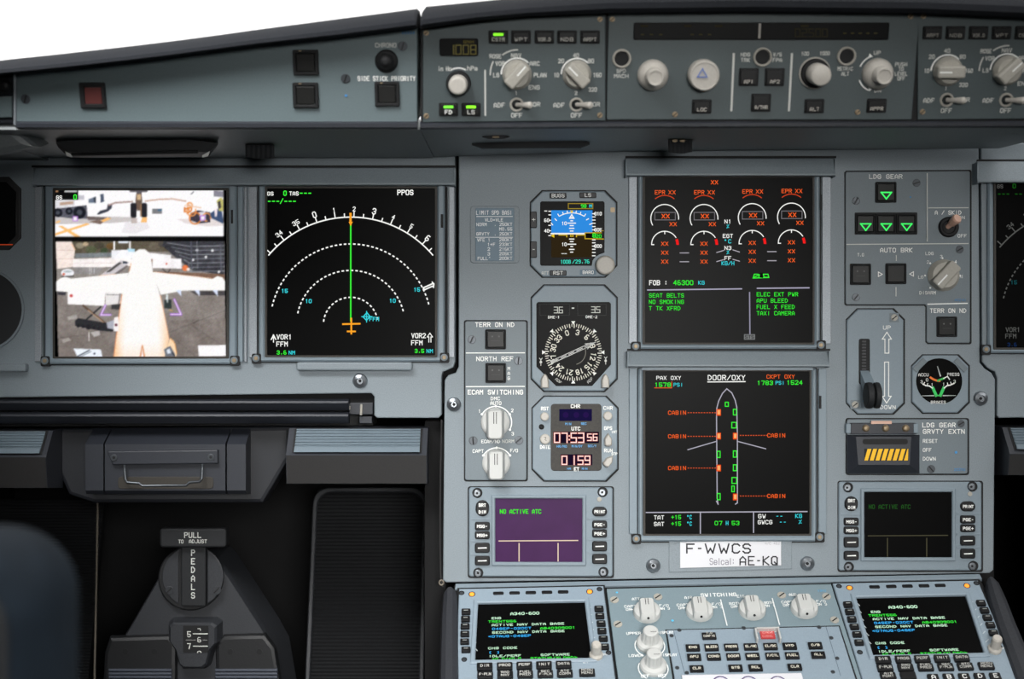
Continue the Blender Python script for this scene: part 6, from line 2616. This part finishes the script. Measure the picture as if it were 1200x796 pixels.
flight_computer('flight management unit at the left end of the pedestal beside the white brightness knobs',
                [(538, 690), (707, 686.5), (725.5, 830), (533, 834)], [(561, 706.5), (684.5, 704.3), (692.5, 769.8), (557.5, 772.3)],
                [(553, 697), (691, 694)], [(584, 695), (603, 694.6), (622, 694.2), (641, 693.8), (660, 693.4)],
                [(546, 716), (545.5, 724.5), (545, 733), (544.8, 742), (544.5, 751), (546, 760.5)], [(702, 712.5), (703, 721), (704.5, 729.8), (705.5, 738.5), (707, 747.5), (708.5, 757)],
                [(('DIR', 'PROG', 'PERF', 'INIT', 'DATA'), [(568, 780.5), (591.5, 780), (614.5, 779.3), (637.5, 778.8), (660.5, 778.2)]),
                 (('F-PLN', 'RAD|NAV', 'FUEL|PRED', 'SEC|F-PLN', 'ATC|COMM', 'MCDU|MENU'), [(568.5, 790.5), (592, 790), (615.5, 789.5), (639, 789), (662, 788.5), (688, 787.5)])],
                (698.5, 772), fms_text(0, 0, 0, 0), [(541, 696), (702.5, 691.5), (544, 774), (713, 766)])
flight_computer('flight management unit on the right of the pedestal with visible letter keys',
                [(976, 683.5), (1146, 680), (1206, 822), (1021, 829)], [(1004, 699.5), (1131, 697), (1152.5, 763.8), (1024, 766.5)],
                [(995.5, 689.5), (1133, 687)], [(1025, 687.5), (1044.5, 687), (1063.5, 686.6), (1083, 686.2), (1102, 685.8)],
                [(993.8, 707.5), (996, 716), (998.5, 724.8), (1001.5, 733.5), (1004.5, 742.5), (1007, 752)], [(1150, 705.8), (1154, 714.3), (1157.5, 722.8), (1161, 731.5), (1164.5, 740.5), (1168.5, 749.8)],
                [(('DIR', 'PROG', 'PERF', 'INIT', 'DATA'), [(1035, 772.5), (1058.5, 772), (1081, 771.5), (1104, 771), (1127, 770.4)]),
                 (('F-PLN', 'RAD|NAV', 'FUEL|PRED', 'SEC|F-PLN', 'ATC|COMM', 'MCDU|MENU'), [(1037.5, 782), (1061.5, 781.6), (1085, 781.2), (1108.5, 780.8), (1131.5, 780.3), (1156, 779.6)]),
                 (('AIR|PORT', ''), [(1041, 791.5), (1064.5, 791)])],
                (1164.5, 765), fms_text(443, -7.6, 2.2, 14), [(983, 688), (1144, 684.5), (1007.5, 765.5), (1171, 759)],
                [(n, 1094 + i * 18.2, 794 - i * .4) for i, n in enumerate('ABCDE')])

# switching panel between the two units
t = Thing('display_switching_panel', 'pedestal panel marked SWITCHING with white selector knobs', 'control panel', PED, 845, 690)
b = MB(t, 'pedestal_green')
b.poly([(711, 690), (974, 684.5), (1019, 826), (729, 832)], -.003, .002, .0006)
b.build('face_plate')
for x, y in ((758, 721), (819.5, 719.3), (881, 717.7), (942, 716)):
    b = MB(t, 'knob_white')
    b.lathe(x, y, [(16, .002), (16, .0055), (15, .0075), (12, .0085)], 36)
    c0 = t.L(x, y, .002)
    s_, _ = t.S(x, y, .0085)
    st = []
    for z, hx, hy, oy in ((.008, 9.2, 15, -1), (.010, 9, 14.6, -1), (.0128, 8.6, 13.8, -.5), (.0146, 7.6, 12.6, -.4)):
        st.append([Vector((p[0], p[1], z)) for p in rr(c0.x, c0.y + oy * s_, hx * s_, hy * s_, 3 * s_)])
    b.loft(st)
    o = b.build('selector_knob')
    g = G(t, .0148)
    for dx in (-1.6, 1.6):
        g.seg((c0.x + dx * s_, c0.y + 2 * s_), (c0.x + dx * s_, c0.y + 11 * s_), .8 * s_, (40, 40, 40))
    g.build('pointer', o)
    b = MB(t, 'gasket_black')
    st = []
    b.tube([Vector((c0.x, c0.y - 14.2 * s_, .0105)), Vector((c0.x, c0.y - 15.9 * s_, .0105))], 1.5 * s_, 10)
    b.build('grub_screw', o)
for x, y in ((761.5, 757), (765.5, 783.5)):
    b = MB(t, 'knob_white')
    b.lathe(x, y, [(16, .002), (16, .0045), (14.5, .0065), (10.5, .008), (9.8, .0095), (9.4, .0105), (8.8, .0185), (8.6, .0196), (7.4, .0202)], 40, 0, .05)
    o = b.build('brightness_knob')
    c0 = t.L(x, y, .002)
    s_, _ = t.S(x, y, .0282)
    g = G(t, .0204)
    g.seg((c0.x, c0.y), (c0.x + 6.5 * s_, c0.y), .9 * s_, (110, 110, 108))
    g.build('pointer', o)
g = G(t, .0024)
WH = (240, 242, 240)
g.text('SWITCHING', 842, 697.3, 4.6, 42, WH, .24)
for x, y, top, l1, l2, r1, r2 in ((758, 721, 'ATT', 'CAPT', 'ON 3', 'F/O', 'ON 3'), (819.5, 719.3, 'AIR', 'CAPT', 'ON 3', 'F/O', 'ON 3'), (881, 717.7, 'EIS', 'BOTH', 'ON 2', 'BOTH', 'ON 1'), (942, 716, 'AUD', 'CAPT', 'ON 3', 'F/O', 'ON 3')):
    g.text(top, x - 13, y - 18.8, 3.4, 9, WH, .24)
    g.text(l1, x - 19.5, y - 10.2, 3.2, 14, WH, .24)
    g.text(l2, x - 18, y - 6.6, 3.2, 13, WH, .24)
    g.text(r1, x + 20, y - 11.2, 3.2, 11, WH, .24)
    g.text(r2, x + 21, y - 7.6, 3.2, 12, WH, .24)
    for a_ in (-62, 0, 62):
        c0 = t.L(x, y, .0024)
        s_, _ = t.S(x, y, .0024)
        rr_ = 18.4 * s_
        px_, py_ = c0.x + math.sin(math.radians(a_)) * rr_, c0.y + math.cos(math.radians(a_)) * rr_
        g.seg((px_, py_), (px_ + math.sin(math.radians(a_)) * 2 * s_, py_ + math.cos(math.radians(a_)) * 2 * s_), 1.4 * s_, WH)
g.line([(844.5, 703), (852, 733)], 1.3, WH)
g.line([(905, 701.5), (913.5, 732)], 1.3, WH)
g.text('UPPER', 742.5, 742.5, 3.4, 17, WH, .24)
g.text('DISPLAY', 779.5, 741.5, 3.4, 20, WH, .24)
g.text('LOWER', 745, 768.5, 3.4, 17, WH, .24)
g.text('DISPLAY', 783.5, 767.8, 3.4, 20, WH, .24)
g.text('OFF', 756, 792.5, 3.8, 10, WH, .24)
g.text('BRT', 776, 792, 3.8, 10, WH, .24)
g.arc(761.5, 757, 17.4, -150, -60, 1.2, WH, 12)
g.arc(761.5, 757, 17.4, 60, 150, 1.2, WH, 12)
g.arc(765.5, 783.5, 17.4, -150, -60, 1.2, WH, 12)
g.arc(765.5, 783.5, 17.4, 60, 150, 1.2, WH, 12)
g.disc(788, 727.5, 1.6, (90, 190, 235))
g.disc(723, 694.5, 1.4, (90, 190, 235))
g.text('13VU', 963, 692.5, 2.4, 10, (70, 170, 220), .2)
g.build('lettering')
for x, y in ((720, 703.5), (771, 700), (724, 732), (916, 698), (968.5, 699.5), (978, 727)):
    screw(t, x, y, 5.2, .002, 'knob_grey', 40)

t = Thing('ecam_key_panel', 'light blue pedestal keypad with red emergency cancel key under clear guard', 'control panel', PED, 890, 736)
b = MB(t, 'gasket_black')
b.poly([(779.5, 738), (984, 733.2), (1013, 822), (793, 828)], .001, .0024)
b.build('gasket')
b = MB(t, 'pedestal_grey')
b.poly([(781.5, 738.5), (983, 734), (1011, 822), (796, 828)], .002, .0042, .0006)
b.build('face_plate')
KEYS = [('T.O|CONFIG', 831, 744.8), ('ENG', 812, 758.6), ('BLEED', 834, 758.2), ('PRESS', 857, 757.8), ('EL/AC', 880, 757.4), ('EL/DC', 903, 757), ('HYD', 925.5, 756.6), ('C/B', 955.5, 756),
        ('APU', 813.5, 769.6), ('COND', 836.5, 769.2), ('DOOR', 859.5, 769), ('WHEEL', 882, 768.6), ('F/CTL', 905.5, 768.2), ('FUEL', 928.5, 767.8), ('ALL', 959, 767), ('CLR', 816.5, 783.2), ('STS', 862, 782.4), ('RCL', 885.5, 782), ('CLR', 931.5, 781.2)]
for n, x, y in KEYS:
    b = MB(t, 'pedestal_grey')
    b.rect(x, y, 20, 10.4, .0038, .005, 1.6, .0008)
    b.m('key_black').rect(x, y, 16.6, 7.6, .0046, .0066, 1, .0006)
    o = b.build('push_button')
    g = G(t, .0067)
    if '|' in n:
        g.text('T.O', x, y - 2.8, 2.6, 7, (214, 212, 200), .24)
        g.text('CONFIG', x, y + .6, 2.6, 13, (214, 212, 200), .24)
    else:
        g.text(n, x, y, 3.0, min(13, len(n) * 3.2), (230, 226, 208), .26)
    g.build('legend', o)
g = G(t, .0043)
g.line([(789, 738), (804, 796)], .7, (88, 104, 116))
g.line([(968, 735), (985, 792)], .7, (88, 104, 116))
g.build('seams')
for x, y in ((787, 745.5), (796, 739), (871.5, 736.5), (960, 735.5), (793.5, 783), (805, 789), (974, 748), (981, 772), (976, 788)):
    b = MB(t, 'dark_steel')
    b.cyl(x, y, 2.6, .004, .0046, .0002, 14)
    b.build('screw')
b = MB(t, 'pedestal_grey')
b.rect(900, 742.5, 30, 13, .004, .005, 1.5, .0006)
o = b.build('push_button')
MATS['guard_red'] = mat('guard_red', (206, 66, 66), .4)
b = MB(t, 'guard_red')
b.rect(899.5, 743, 17, 9.5, .0048, .0066, 1, .0006)
b.build('red_cap', o)
g = G(t, .0067)
g.text('EMER', 899.5, 741.6, 2.6, 12, (236, 170, 166), .2)
g.text('CANC', 899.5, 745.6, 2.6, 12, (236, 170, 166), .2)
g.build('legend', o)
b = MB(t, 'glass')
b.rect(900, 741.5, 30, 13, .0075, .013, 2, .001)
b.m('knob_white')
for x in (886.5, 913.5):
    b.rect(x, 742, 2.2, 13, .005, .0115, .8, .0006)
b.rect(900, 735.6, 27, 1.6, .005, .0105, .6, .0005)
b.build('clear_guard', o)

t = Thing('paper_card', 'white paper card lying on the pedestal at the bottom picture edge', 'card', PED, 870, 800)
b = MB(t, 'placard_white')
b.poly([(799, 791.3), (939, 788.8), (946, 812), (802, 816)], .0066, .0078, .0002)
b.build('sheet')
g = G(t, .008)
for x in (845, 878, 912):
    g.arc(x, 800, 9, -60, 60, 1.6, (78, 60, 116), 12)
g.build('print')

# ------------------------------------------------------------------ captain seat, close to the camera and out of focus
SEAT = Plane((0, .56, CZ), (1, 0, 0), (0, 0, 1))
t = Thing('captain_seat', 'dark blue captain seat back, blurred at the lower left corner', 'seat', SEAT, -60, 800)
b = MB(t, 'seat_blue')
c0 = t.L(-428, 1126, 0)
s_, _ = t.S(0, 700, 0)
st = []
HX, HY = 508 * s_, 508 * s_
for k in range(13):
    a = -math.pi / 2 + math.pi * k / 12
    z = .045 * math.sin(a)
    q = .035 * (1 - max(.0, math.cos(a)) ** .55)
    st.append([Vector((p[0], p[1], z)) for p in rr(c0.x, c0.y, HX - q, HY - q, .028, 8)])
b.loft(st)
b.build('cushion')
b = MB(t, 'rubber_black')
pts = rr(c0.x, c0.y, HX - .011, HY - .011, .024, 8)
b.tube([Vector((p[0], p[1], .0425)) for p in pts] + [Vector((pts[0][0], pts[0][1], .0425))], .0022, 8)
b.build('piping')
